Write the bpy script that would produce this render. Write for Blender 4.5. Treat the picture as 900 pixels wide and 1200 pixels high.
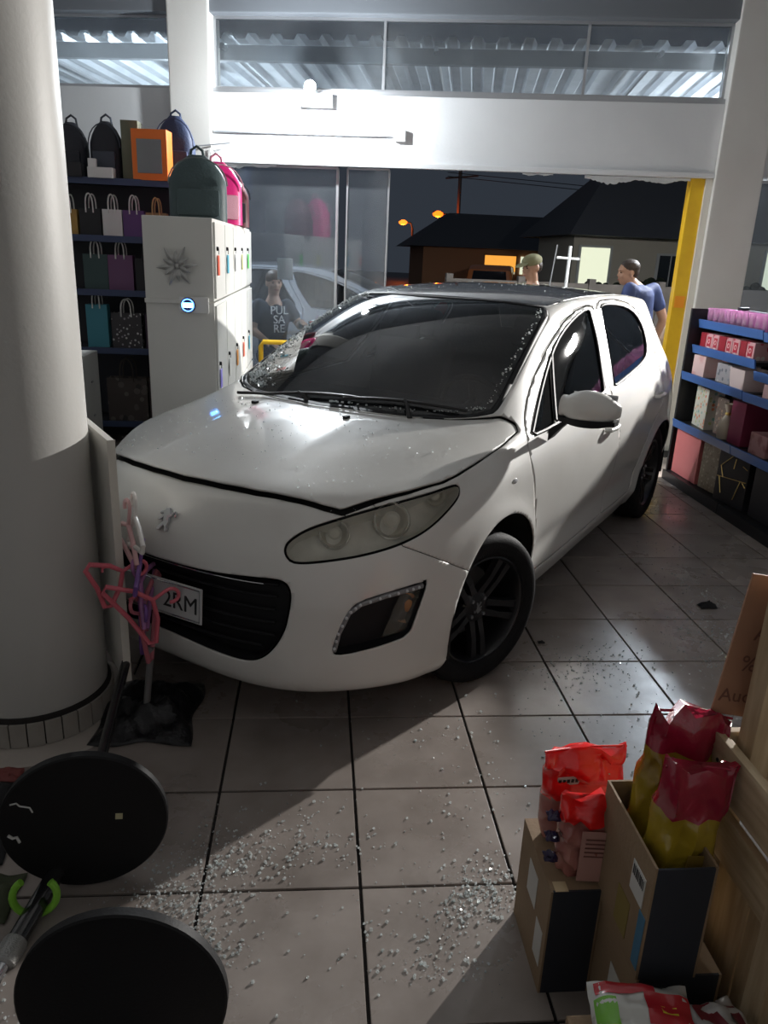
import bpy, bmesh, math, random
import numpy as np
from mathutils import Vector, Matrix
scene = bpy.context.scene
for _o in list(bpy.data.objects):
    bpy.data.objects.remove(_o)
COL = scene.collection
PI = math.pi

# ---------------------------------------------------------------- camera
CAM_H = 1.638
RM = Matrix(((0.99609956, 0.01366843, 0.08717128),
             (-0.07826585, -0.31932465, 0.94440787),
             (0.04074451, -0.9475468, -0.31700937)))
cam_d = bpy.data.cameras.new('camera')
cam_o = bpy.data.objects.new('camera', cam_d)
COL.objects.link(cam_o)
cam_d.sensor_fit = 'HORIZONTAL'
cam_d.sensor_width = 36.0
cam_d.lens = 36.0 * 905.0 / 900.0
cam_d.clip_start = 0.05
cam_d.clip_end = 400
_bx, _by, _bz = RM @ Vector((1, 0, 0)), RM @ Vector((0, -1, 0)), RM @ Vector((0, 0, -1))
cam_o.matrix_world = Matrix(((_bx.x, _by.x, _bz.x, 0), (_bx.y, _by.y, _bz.y, 0), (_bx.z, _by.z, _bz.z, CAM_H), (0, 0, 0, 1)))
scene.camera = cam_o

# ---------------------------------------------------------------- world, exposure
w = bpy.data.worlds.new('night_sky')
scene.world = w
w.use_nodes = True
_bg = w.node_tree.nodes['Background']
_bg.inputs[0].default_value = (0.62, 0.76, 1.0, 1)
_bg.inputs[1].default_value = 0.010
scene.view_settings.view_transform = 'Standard'
scene.view_settings.look = 'None'
scene.view_settings.exposure = 2.15
scene.view_settings.gamma = 1.0
scene.view_settings.use_curve_mapping = False

# ---------------------------------------------------------------- facade frame (used by the lamps and the walls)
F0 = Vector((-0.95, 7.59, 0))
FE = Vector((4.22, -0.81, 0)).normalized()
FN = Vector((-FE.y, FE.x, 0))
def FP(s, d, z):
    return F0 + FE * s + FN * d + Vector((0, 0, z))
FM = Matrix(((FE.x, FN.x, 0, F0.x), (FE.y, FN.y, 0, F0.y), (0, 0, 1, 0), (0, 0, 0, 1)))
LAMP_A = Vector((-0.107, 7.0, 2.864))
LAMP_B = FP(5.9, -0.20, 2.34)
LAMP_C = FP(5.4, 1.7, 2.93)
LAMP_FILL = FP(-0.61, 1.32, 2.90)  # extra lamp, added to brighten the seated woman and the left of the canopy
def lamp_light(name, p, e, col=(1, 1, 1), r=0.04, aim=None, cone=160, blend=.5):
    l = bpy.data.lights.new(name, 'SPOT' if aim is not None else 'POINT')
    l.energy = e
    l.color = col
    l.shadow_soft_size = r
    o = bpy.data.objects.new(name, l)
    COL.objects.link(o)
    o.location = p
    if aim is not None:
        l.spot_size = math.radians(cone)
        l.spot_blend = blend
        o.rotation_euler = Vector(aim).to_track_quat('-Z', 'Y').to_euler()
    return o
lamp_light('emergency_lamp_light', LAMP_A, 47, (.90, .96, 1.0), .04)
lamp_light('side_emergency_lamp_light', LAMP_B, 440, (1.0, .97, .93), .05, (-.66, -.72, -.28), 108, .35)
lamp_light('canopy_lamp_light', LAMP_C, 150, (.95, .98, 1.0), .06)
lamp_light('left_canopy_fill_light', LAMP_FILL, 42, (.88, .95, 1.0), .06)

# ---------------------------------------------------------------- materials
def mat(name, col, rough=0.5, metal=0.0, spec=0.5, coat=0.0, alpha=1.0, trans=0.0, emit=None, estr=0.0,
        bump=None, var=None, ior=1.45, coat_rough=0.03):
    """principled material; bump=(scale, strength), var=(scale, colour2, lo, hi) for procedural variation"""
    m = bpy.data.materials.new(name)
    m.use_nodes = True
    nt = m.node_tree
    b = nt.nodes['Principled BSDF']
    b.inputs['Base Color'].default_value = (*col, 1)
    b.inputs['Roughness'].default_value = rough
    b.inputs['Metallic'].default_value = metal
    b.inputs['Specular IOR Level'].default_value = spec
    b.inputs['Coat Weight'].default_value = coat
    b.inputs['Coat Roughness'].default_value = coat_rough
    b.inputs['Alpha'].default_value = alpha
    b.inputs['Transmission Weight'].default_value = trans
    b.inputs['IOR'].default_value = ior
    if emit:
        b.inputs['Emission Color'].default_value = (*emit, 1)
        b.inputs['Emission Strength'].default_value = estr
    tc = nt.nodes.new('ShaderNodeTexCoord')
    if var:
        sc, c2, lo, hi = var
        n = nt.nodes.new('ShaderNodeTexNoise')
        n.inputs['Scale'].default_value = sc
        n.inputs['Detail'].default_value = 5
        nt.links.new(tc.outputs['Object'], n.inputs['Vector'])
        r = nt.nodes.new('ShaderNodeValToRGB')
        r.color_ramp.elements[0].position = lo
        r.color_ramp.elements[1].position = hi
        r.color_ramp.elements[0].color = (*col, 1)
        r.color_ramp.elements[1].color = (*c2, 1)
        nt.links.new(n.outputs['Fac'], r.inputs['Fac'])
        nt.links.new(r.outputs['Color'], b.inputs['Base Color'])
    if bump:
        n = nt.nodes.new('ShaderNodeTexNoise')
        n.inputs['Scale'].default_value = bump[0]
        n.inputs['Detail'].default_value = 4
        nt.links.new(tc.outputs['Object'], n.inputs['Vector'])
        bp = nt.nodes.new('ShaderNodeBump')
        bp.inputs['Strength'].default_value = bump[1]
        bp.inputs['Distance'].default_value = 0.01
        nt.links.new(n.outputs['Fac'], bp.inputs['Height'])
        nt.links.new(bp.outputs['Normal'], b.inputs['Normal'])
    return m

def tinted_glass(name, tint, amount, rough=0.02, dust=0.0, dustcol=(0.7, 0.75, 0.8)):
    """thin glass: mix of tinted transparency, gloss by fresnel, and a little dust"""
    m = bpy.data.materials.new(name)
    m.use_nodes = True
    nt = m.node_tree
    nt.nodes.clear()
    out = nt.nodes.new('ShaderNodeOutputMaterial')
    tr = nt.nodes.new('ShaderNodeBsdfTransparent')
    tr.inputs[0].default_value = (*[t * amount for t in tint], 1)
    gl = nt.nodes.new('ShaderNodeBsdfGlossy')
    gl.inputs['Roughness'].default_value = rough
    gl.inputs[0].default_value = (1, 1, 1, 1)
    fr = nt.nodes.new('ShaderNodeFresnel')
    fr.inputs[0].default_value = 1.5
    mx = nt.nodes.new('ShaderNodeMixShader')
    nt.links.new(fr.outputs[0], mx.inputs[0])
    nt.links.new(tr.outputs[0], mx.inputs[1])
    nt.links.new(gl.outputs[0], mx.inputs[2])
    last = mx
    if dust > 0:
        df = nt.nodes.new('ShaderNodeBsdfDiffuse')
        df.inputs[0].default_value = (*dustcol, 1)
        tl = nt.nodes.new('ShaderNodeBsdfTranslucent')
        tl.inputs[0].default_value = (*dustcol, 1)
        ad = nt.nodes.new('ShaderNodeMixShader')
        ad.inputs[0].default_value = 0.5
        nt.links.new(df.outputs[0], ad.inputs[1])
        nt.links.new(tl.outputs[0], ad.inputs[2])
        tc = nt.nodes.new('ShaderNodeTexCoord')
        n = nt.nodes.new('ShaderNodeTexNoise')
        n.inputs['Scale'].default_value = 2.2
        n.inputs['Detail'].default_value = 6
        nt.links.new(tc.outputs['Object'], n.inputs['Vector'])
        mr = nt.nodes.new('ShaderNodeMapRange')
        mr.inputs['From Min'].default_value = 0.25
        mr.inputs['From Max'].default_value = 0.75
        mr.inputs['To Min'].default_value = dust * 0.6
        mr.inputs['To Max'].default_value = dust * 1.4
        nt.links.new(n.outputs['Fac'], mr.inputs['Value'])
        m2 = nt.nodes.new('ShaderNodeMixShader')
        nt.links.new(mr.outputs[0], m2.inputs[0])
        nt.links.new(mx.outputs[0], m2.inputs[1])
        nt.links.new(ad.outputs[0], m2.inputs[2])
        last = m2
    nt.links.new(last.outputs[0], out.inputs[0])
    return m

# ---------------------------------------------------------------- helpers
def link(name, me, m=None, parent=None, loc=None, rot=None):
    o = bpy.data.objects.new(name, me)
    COL.objects.link(o)
    if m is not None and me is not None:
        me.materials.append(m)
    if parent is not None:
        o.parent = parent
    if loc is not None:
        o.location = loc
    if rot is not None:
        o.rotation_euler = rot
    return o

def tag(o, label, cat=None, group=None, kind=None):
    o['label'] = label
    if cat:
        o['category'] = cat
    if group:
        o['group'] = group
    if kind:
        o['kind'] = kind
    return o

def struct(o, label=None, cat=None):
    o['kind'] = 'structure'
    if label:
        o['label'] = label
    if cat:
        o['category'] = cat
    return o

def empty(name, label=None, cat=None, loc=(0, 0, 0), rz=0.0, group=None):
    o = bpy.data.objects.new(name, None)
    o.empty_display_size = 0.05
    COL.objects.link(o)
    o.location = loc
    o.rotation_euler = (0, 0, rz)
    if label:
        tag(o, label, cat, group)
    return o

class MB:
    """collects shapes in one bmesh, then builds one mesh object"""
    def __init__(self):
        self.bm = bmesh.new()
    def box(self, c, s, bevel=0.0, rot=None, seg=2):
        r = bmesh.ops.create_cube(self.bm, size=1.0)
        vs = r['verts']
        bmesh.ops.scale(self.bm, vec=s, verts=vs)
        if bevel > 0:
            es = {e for v in vs for e in v.link_edges}
            rb = bmesh.ops.bevel(self.bm, geom=list(es) + vs, offset=bevel, segments=seg, affect='EDGES', profile=0.7, clamp_overlap=True)
            vs = list({v for f in rb['faces'] for v in f.verts} | {v for v in vs if v.is_valid})
        M = Matrix.Translation(c)
        if rot is not None:
            M = M @ (rot.to_4x4() if not isinstance(rot, Matrix) or len(rot) == 3 else rot)
        bmesh.ops.transform(self.bm, matrix=M, verts=vs)
        return self
    def bx(self, x0, x1, y0, y1, z0, z1, bevel=0.0):
        return self.box(((x0 + x1) / 2, (y0 + y1) / 2, (z0 + z1) / 2), (abs(x1 - x0), abs(y1 - y0), abs(z1 - z0)), bevel)
    def tube(self, pts, r, n=8, caps=True, closed=False):
        pts = [Vector(p) for p in pts]
        N = len(pts)
        rad = r if hasattr(r, '__len__') else [r] * N
        rings = []
        prev = None
        for i, p in enumerate(pts):
            if closed:
                t = (pts[(i + 1) % N] - pts[i - 1])
            else:
                t = pts[min(i + 1, N - 1)] - pts[max(i - 1, 0)]
            if t.length < 1e-9:
                t = Vector((0, 0, 1))
            t.normalize()
            if prev is None:
                u = t.orthogonal().normalized()
            else:
                u = (prev - t * prev.dot(t))
                u = u.normalized() if u.length > 1e-6 else t.orthogonal().normalized()
            prev = u
            v = t.cross(u)
            rings.append([self.bm.verts.new(p + (u * math.cos(a) + v * math.sin(a)) * rad[i]) for a in [2 * PI * k / n for k in range(n)]])
        M = N if closed else N - 1
        for i in range(M):
            a, b = rings[i], rings[(i + 1) % N]
            for k in range(n):
                self.bm.faces.new((a[k], a[(k + 1) % n], b[(k + 1) % n], b[k]))
        if caps and not closed:
            self.bm.faces.new(list(reversed(rings[0])))
            self.bm.faces.new(rings[-1])
        return self
    def lathe(self, prof, n=24, M=None, close=False):
        """prof: list of (r, z) revolved about z; r=0 ends become poles"""
        rings = []
        for (r, z) in prof:
            if r < 1e-6:
                rings.append([self.bm.verts.new((0, 0, z))])
            else:
                rings.append([self.bm.verts.new((r * math.cos(2 * PI * k / n), r * math.sin(2 * PI * k / n), z)) for k in range(n)])
        pairs = list(zip(rings[:-1], rings[1:]))
        if close:
            pairs.append((rings[-1], rings[0]))
        for a, b in pairs:
            if len(a) == 1 and len(b) == 1:
                continue
            for k in range(n):
                k2 = (k + 1) % n
                if len(a) == 1:
                    self.bm.faces.new((a[0], b[k2], b[k]))
                elif len(b) == 1:
                    self.bm.faces.new((a[k], a[k2], b[0]))
                else:
                    self.bm.faces.new((a[k], a[k2], b[k2], b[k]))
        if M is not None:
            bmesh.ops.transform(self.bm, matrix=M, verts=[v for r in rings for v in r])
        return self
    def prism(self, poly, h, M=None, z0=0.0):
        """2D polygon extruded from z0 to z0+h"""
        a = [self.bm.verts.new((x, y, z0)) for x, y in poly]
        b = [self.bm.verts.new((x, y, z0 + h)) for x, y in poly]
        n = len(poly)
        self.bm.faces.new(list(reversed(a)))
        self.bm.faces.new(b)
        for k in range(n):
            self.bm.faces.new((a[k], a[(k + 1) % n], b[(k + 1) % n], b[k]))
        if M is not None:
            bmesh.ops.transform(self.bm, matrix=M, verts=a + b)
        return self
    def loft(self, rings, caps=True, closed=True):
        R = [[self.bm.verts.new(p) for p in r] for r in rings]
        n = len(rings[0])
        for a, b in zip(R[:-1], R[1:]):
            for k in range(n if closed else n - 1):
                self.bm.faces.new((a[k], a[(k + 1) % n], b[(k + 1) % n], b[k]))
        if caps and closed:
            self.bm.faces.new(list(reversed(R[0])))
            self.bm.faces.new(R[-1])
        return self
    def ball(self, c, r, seg=12, rings=8, M=None):
        sx, sy, sz = r if hasattr(r, '__len__') else (r, r, r)
        rr = bmesh.ops.create_uvsphere(self.bm, u_segments=seg, v_segments=rings, radius=1.0)
        bmesh.ops.scale(self.bm, vec=(sx, sy, sz), verts=rr['verts'])
        if M is not None:
            bmesh.ops.transform(self.bm, matrix=M, verts=rr['verts'])
        bmesh.ops.translate(self.bm, vec=c, verts=rr['verts'])
        return self
    def mesh(self, name, smooth=False, sharp=35):
        bmesh.ops.recalc_face_normals(self.bm, faces=self.bm.faces)
        me = bpy.data.meshes.new(name)
        self.bm.to_mesh(me)
        self.bm.free()
        if smooth:
            me.polygons.foreach_set('use_smooth', [True] * len(me.polygons))
            me.set_sharp_from_angle(angle=math.radians(sharp))
        return me
    def build(self, name, m, parent=None, loc=None, rot=None, smooth=False, sharp=35):
        return link(name, self.mesh(name, smooth, sharp), m, parent, loc, rot)

def text_mesh(txt, size, depth, bold=0.0, align='CENTER', res=3):
    cu = bpy.data.curves.new('txt', 'FONT')
    cu.body = txt
    cu.size = size
    cu.extrude = depth
    cu.offset = bold
    cu.align_x = align
    cu.align_y = 'CENTER'
    cu.resolution_u = res
    o = bpy.data.objects.new('txt', cu)
    COL.objects.link(o)
    dg = bpy.context.evaluated_depsgraph_get()
    me = bpy.data.meshes.new_from_object(o.evaluated_get(dg))
    bpy.data.objects.remove(o)
    return me

def put_text(name, txt, size, m, parent, M, depth=0.0008, bold=0.0, sx=1.0):
    me = text_mesh(txt, size, depth, bold)
    me.transform(M @ Matrix.Diagonal((sx, 1, 1, 1)))
    return link(name, me, m, parent)

def frame(o, xa, ya):
    """matrix with origin o, x axis xa, y axis ~ya"""
    xa = Vector(xa).normalized()
    za = xa.cross(Vector(ya)).normalized()
    ya = za.cross(xa)
    return Matrix(((xa.x, ya.x, za.x, o[0]), (xa.y, ya.y, za.y, o[1]), (xa.z, ya.z, za.z, o[2]), (0, 0, 0, 1)))

def copy_tree(o, parent=None):
    c = o.copy()
    COL.objects.link(c)
    if parent is not None:
        c.parent = parent
    for ch in list(o.children):
        copy_tree(ch, c)
    return c
# ================================================================ the setting
def tile_material():
    m = bpy.data.materials.new('grey_ceramic_tile')
    m.use_nodes = True
    nt = m.node_tree
    b = nt.nodes['Principled BSDF']
    tc = nt.nodes.new('ShaderNodeNewGeometry')
    oi = nt.nodes.new('ShaderNodeObjectInfo')
    n1 = nt.nodes.new('ShaderNodeTexNoise')
    n1.inputs['Scale'].default_value = 5.0
    n1.inputs['Detail'].default_value = 8
    nt.links.new(tc.outputs['Position'], n1.inputs['Vector'])
    r = nt.nodes.new('ShaderNodeValToRGB')
    r.color_ramp.elements[0].position = .30
    r.color_ramp.elements[1].position = .72
    r.color_ramp.elements[0].color = (.215, .185, .165, 1)
    r.color_ramp.elements[1].color = (.33, .29, .265, 1)
    nt.links.new(n1.outputs['Fac'], r.inputs['Fac'])
    hs = nt.nodes.new('ShaderNodeHueSaturation')
    mr = nt.nodes.new('ShaderNodeMapRange')
    mr.inputs['To Min'].default_value = .88
    mr.inputs['To Max'].default_value = 1.10
    nt.links.new(oi.outputs['Random'], mr.inputs['Value'])
    nt.links.new(mr.outputs[0], hs.inputs['Value'])
    nt.links.new(r.outputs['Color'], hs.inputs['Color'])
    nt.links.new(hs.outputs['Color'], b.inputs['Base Color'])
    n2 = nt.nodes.new('ShaderNodeTexNoise')
    n2.inputs['Scale'].default_value = 1.7
    n2.inputs['Detail'].default_value = 7
    n2.inputs['Roughness'].default_value = .65
    nt.links.new(tc.outputs['Position'], n2.inputs['Vector'])
    m2 = nt.nodes.new('ShaderNodeMapRange')
    m2.inputs['From Min'].default_value = .35
    m2.inputs['From Max'].default_value = .65
    m2.inputs['To Min'].default_value = .20
    m2.inputs['To Max'].default_value = .46
    nt.links.new(n2.outputs['Fac'], m2.inputs['Value'])
    nt.links.new(m2.outputs[0], b.inputs['Roughness'])
    bp = nt.nodes.new('ShaderNodeBump')
    bp.inputs['Strength'].default_value = .12
    bp.inputs['Distance'].default_value = .01
    nt.links.new(n1.outputs['Fac'], bp.inputs['Height'])
    nt.links.new(bp.outputs['Normal'], b.inputs['Normal'])
    return m
TILE = tile_material()
GROUT = mat('dark_grout', (.018, .016, .015), .9)
WALLP = mat('painted_wall', (.66, .67, .68), .6, bump=(40, .08), var=(1.2, (.58, .59, .60), .4, .8))
PILLARP = mat('pillar_paint', (.60, .59, .56), .5, bump=(60, .06), var=(1.5, (.53, .51, .48), .4, .85))
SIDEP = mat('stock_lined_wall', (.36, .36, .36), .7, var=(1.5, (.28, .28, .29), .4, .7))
FRAMEG = mat('grey_aluminium', (.42, .43, .45), .35, metal=.7)

floor = MB().bx(-3.6, 6.4, -1.5, 7.2, -.10, -.007).build('floor', GROUT)
struct(floor, 'dark grout bed of the shop floor', 'floor')
TX, TY, TX0, TY0, JT = .4265, .4065, .1335, 1.664, .0045
tme = MB().box((0, 0, -.006), (TX - 2 * JT, TY - 2 * JT, .012), .0025).mesh('tile')
tme.materials.append(TILE)
ii = 0
for ix in range(-8, 9):
    for iy in range(-3, 14):
        x = TX0 + (ix + .5) * TX
        y = TY0 + (iy + .5) * TY
        # keep tiles inside the shop
        if (Vector((x, y, 0)) - F0).dot(FN) > -.10 or ii >= 300:
            continue
        px = RM.transposed() @ Vector((x, y, -CAM_H))
        if px.z < .2:
            continue
        u, v_ = 450 + 905 * px.x / px.z, 600 + 905 * px.y / px.z
        if -260 < u < 1160 and v_ < 1500:
            o = link('tile', tme, None, floor, (x, y, 0))
            ii += 1

def fac(name, mb, m, smooth=False):
    o = mb.build(name, m, None, smooth=smooth)
    o.matrix_world = FM
    return o
# facade: beams, pillars, solid left bay
wb = struct(fac('wall_back', MB().bx(0, 4.30, 0, .24, 2.365, 2.905, .006), WALLP), 'white painted beam over the broken shop front', 'wall')
o = MB().bx(-.02, 4.32, -.03, 0, 2.345, 2.385, .004).build('ledge', WALLP, wb)
o = MB().bx(0, 4.30, .02, .20, 2.905, 2.945, .003).build('sill_rail', FRAMEG, wb)
struct(fac('wall_back_left', MB().bx(-3.2, -.36, .03, .24, 0, 2.93, .004), WALLP), 'white wall panel behind the gift bag shelves', 'wall')
struct(fac('wall_back_right', MB().bx(4.68, 7.6, 0, .24, 2.365, 2.905, .004), WALLP), 'white beam right of the square pillar', 'wall')
struct(fac('trim_1', MB().bx(-.36, 0, -.06, .26, 0, 4.6, .012), PILLARP), 'square white pillar left of the broken shop front', 'pillar')
struct(fac('trim_2', MB().bx(4.30, 4.68, -.06, .26, 0, 4.6, .012), PILLARP), 'square white pillar beside the yellow door post', 'pillar')
struct(fac('trim_3', MB().bx(-3.2, 7.6, -.02, .24, 3.50, 4.6, .01), mat('upper_beam_paint', (.15, .165, .185), .6)), 'grey upper beam over the transom windows', 'beam')
# conduit and junction box on the beam
co = MB()
co.tube([(.01, -.016, 2.60), (1.50, -.016, 2.60), (1.60, -.016, 2.602)], .013, 8)
cd = fac('conduit', co, mat('conduit_pvc', (.50, .52, .55), .5), True)
tag(cd, 'thin grey conduit clipped along the white beam', 'conduit')
jb = fac('junction_box', MB().bx(1.60, 1.70, -.035, 0, 2.555, 2.645, .006), mat('white_plastic_box', (.8, .8, .8), .4))
tag(jb, 'small white junction box at the end of the conduit', 'electrical box')
# yellow post and pale jamb at the right of the opening
YEL = mat('yellow_paint', (.80, .50, .02), .4, var=(6, (.70, .40, .015), .4, .8))
yp = fac('door_post', MB().bx(4.13, 4.245, .03, .16, 0, 2.345, .006), YEL)
tag(yp, 'bright yellow metal door post at the edge of the smashed opening', 'post')
yb = MB().box((4.187, .028, 1.34), (.085, .006, .10), .02).build('reflector', mat('orange_reflector', (.9, .33, .02), .3, coat=.6), yp)
jm = fac('door_jamb', MB().bx(4.245, 4.30, .0, .18, 0, 2.345, .004), mat('cream_jamb', (.68, .66, .58), .5))
tag(jm, 'narrow cream jamb between yellow post and square pillar', 'jamb')

# transom windows with their frames
TGLASS = tinted_glass('transom_glass', (.92, .97, 1.0), .95, .04, dust=.085)
PGLASS = tinted_glass('dusty_shop_glass', (.90, .95, 1.0), .92, .04, dust=.075)
wn = 0
def window_unit(s0, s1, z0, z1, divs, gl, fw=.022, label=None, sill=True):
    global wn
    wn += 1
    root = struct(empty('window_%d' % wn), label, 'window')
    root.matrix_world = FM
    xs = [s0] + list(divs) + [s1]
    for a, b_ in zip(xs[:-1], xs[1:]):
        MB().bx(a + .012, b_ - .012, .10, .106, z0 + .01, z1 - .01).build('pane', gl, root)
    for x in xs:
        MB().bx(x - fw / 2, x + fw / 2, .085, .12, z0, z1, .002).build('mullion', FRAMEG, root)
    for z in (z0, z1):
        MB().bx(s0, s1, .085, .12, z - fw / 2, z + fw / 2, .002).build('rail', FRAMEG, root)
    return root
window_unit(0.01, 4.29, 2.955, 3.49, (1.48, 3.16), TGLASS, label='transom window over the white beam, corrugated canopy behind')
window_unit(-3.1, -.37, 2.95, 3.49, (-1.7,), TGLASS, label='transom window over the gift bag shelves')
window_unit(4.69, 7.5, 2.95, 3.49, (6.1,), TGLASS, label='transom window right of the square pillar')
window_unit(0.01, 1.10, .02, 2.34, (), PGLASS, label='tall dusty shop front pane beside the locker bank')
window_unit(1.19, 1.56, .02, 2.34, (), PGLASS, .014, label='narrow frameless shop front pane left of the smashed opening')
window_unit(4.69, 7.5, .02, 2.34, (5.35,), tinted_glass('clear_shop_glass', (.9, .95, 1), .9, .03, dust=.01), label='shop front pane right of the square pillar')

# room shell out of the frame
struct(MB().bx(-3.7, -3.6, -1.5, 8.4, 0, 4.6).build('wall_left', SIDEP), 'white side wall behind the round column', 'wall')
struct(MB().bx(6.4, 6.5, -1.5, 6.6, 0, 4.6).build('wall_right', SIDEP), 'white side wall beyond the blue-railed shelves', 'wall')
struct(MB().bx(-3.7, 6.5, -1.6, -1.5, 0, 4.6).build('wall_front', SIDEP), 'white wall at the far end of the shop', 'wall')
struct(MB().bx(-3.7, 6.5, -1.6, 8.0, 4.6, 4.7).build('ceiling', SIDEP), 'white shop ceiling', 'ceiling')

# canopy outside the front
CAN = mat('galvanised_sheet', (.62, .65, .69), .4, metal=.55, var=(4, (.46, .49, .53), .35, .75))
def corrugated(x0, x1, y0, y1, z0, z1, pitch=.22, h=.045):
    b = MB()
    prof = []
    x = x0
    while x < x1:
        prof += [(x, 0), (x + pitch * .42, 0), (x + pitch * .55, h), (x + pitch * .87, h)]
        x += pitch
    a = [b.bm.verts.new((px, y0, z0 + pz)) for px, pz in prof]
    c = [b.bm.verts.new((px, y1, z1 + pz)) for px, pz in prof]
    for k in range(len(prof) - 1):
        b.bm.faces.new((a[k], a[k + 1], c[k + 1], c[k]))
    return b
can = empty('canopy', 'corrugated metal canopy over the pavement outside the shop front', 'canopy')
can.matrix_world = FM
corrugated(-4.5, 8.5, .30, 3.1, 3.38, 3.34).build('corrugated_sheet', CAN, can)
for d, z in ((.42, 3.30), (2.95, 3.26)):
    MB().bx(-4.5, 8.5, d, d + .08, z - .065, z + .06, .004).build('purlin', mat('painted_purlin', (.10, .11, .12), .5) if d < 1 else FRAMEG, can)
MB().bx(-4.5, 8.5, 3.05, 3.10, 3.14, 3.42, .004).build('fascia', mat('canopy_fascia', (.62, .64, .67), .5), can)
for s in (-1.9, .0, 1.9, 3.8, 5.7):
    b = MB()
    b.tube([(s, .3, 3.33), (s, 3.0, 3.29)], .022, 6)
    b.tube([(s, 2.3, 3.28), (s, 3.0, 2.98)], .018, 6) if s > 3 else None
    b.build('rafter', FRAMEG, can, smooth=True)

# round column with a ring of small tiles at its foot
COLC = Vector((-1.015, 2.57, 0))
col = struct(empty('column', None, None, COLC), 'round white column with a small-tiled foot', 'column')
MB().lathe([(0, .105), (.25, .105), (.25, 4.6), (0, 4.6)], 72).build('shaft', mat('column_paint', (.49, .48, .455), .5, bump=(60, .06), var=(1.5, (.43, .42, .395), .4, .85)), col, smooth=True, sharp=40)
MB().lathe([(0, 0), (.262, 0), (.262, .098), (.256, .110), (.24, .112), (0, .112)], 72).build('foot', GROUT, col, smooth=True, sharp=30)
b = MB()
n_t = 30
FOOTT = mat('foot_tile', (.36, .34, .31), .4, var=(7, (.30, .28, .25), .4, .7))
aa = 2 * PI / n_t
pf = []
for k in range(5):
    t = -aa * .46 + aa * .92 * k / 4
    pf.append(t)
outer = [(.270 * math.cos(t), .270 * math.sin(t)) for t in pf]
inner = [(.255 * math.cos(t), .255 * math.sin(t)) for t in reversed(pf)]
ft = MB().prism(outer + inner, .088, None, .006).mesh('foot_tile')
ft.materials.append(FOOTT)
for k in range(n_t):
    link('foot_tile', ft, None, col, None, (0, 0, aa * k))
# pale screed patch round the foot
MB().lathe([(0, .004), (.36, .004), (.37, 0)], 48).build('screed', mat('pale_screed', (.42, .38, .34), .6, bump=(30, .3)), col)

# emergency lamps: housing, lens, and the light that they give
LENSM = mat('lit_lamp_lens', (1, 1, 1), .3, emit=(.93, .98, 1.0), estr=30)
def emergency_lamp(p, label, arm):
    r = empty('emergency_lamp', label, 'lamp', p)
    r.matrix_world = Matrix.Translation(p) @ FM.to_3x3().to_4x4()
    MB().box((0, arm + .02, -.02), (.26, .07, .10), .012).build('housing', mat('white_lamp_housing', (.8, .8, .8), .4), r)
    MB().tube([(0, .06, .025), (0, arm, .0)], .012, 8).build('bracket', FRAMEG, r, smooth=True)
    hd = MB()
    hd.lathe([(0, -.035), (.030, -.035), (.048, 0), (.048, .012), (0, .012)], 20, Matrix.Translation((0, .055, .03)) @ Matrix.Rotation(PI / 2, 4, 'X'))
    hd.build('lamp_head', mat('white_lamp_head', (.8, .8, .8), .4), r, smooth=True)
    MB().lathe([(0, .018), (.030, .015), (.043, 0), (0, 0)], 20, Matrix.Translation((0, .042, .03)) @ Matrix.Rotation(PI / 2, 4, 'X')).build('lens', LENSM, r, smooth=True)
emergency_lamp(LAMP_A, 'glaring white emergency lamp on top of the beam over the shop front', .33)
emergency_lamp(LAMP_B, 'white emergency lamp under the beam right of the square pillar', .14)
for lp_, lb_ in ((LAMP_C, 'round white lamp hung under the corrugated canopy right of the square pillar'), (LAMP_FILL, 'added round white fill lamp hung under the corrugated canopy behind the dusty pane')):  # the second is an added fill lamp, tucked behind the left pillar
    cl = empty('canopy_lamp', lb_, 'lamp', lp_)
    MB().lathe([(0, .38), (.02, .38), (.02, .17), (.10, .14), (.12, .10), (0, .10)], 20).build('housing', FRAMEG, cl, smooth=True)
    MB().ball((0, 0, .10), (.05, .05, .03), 12, 8).build('bulb', LENSM, cl, smooth=True)
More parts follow.
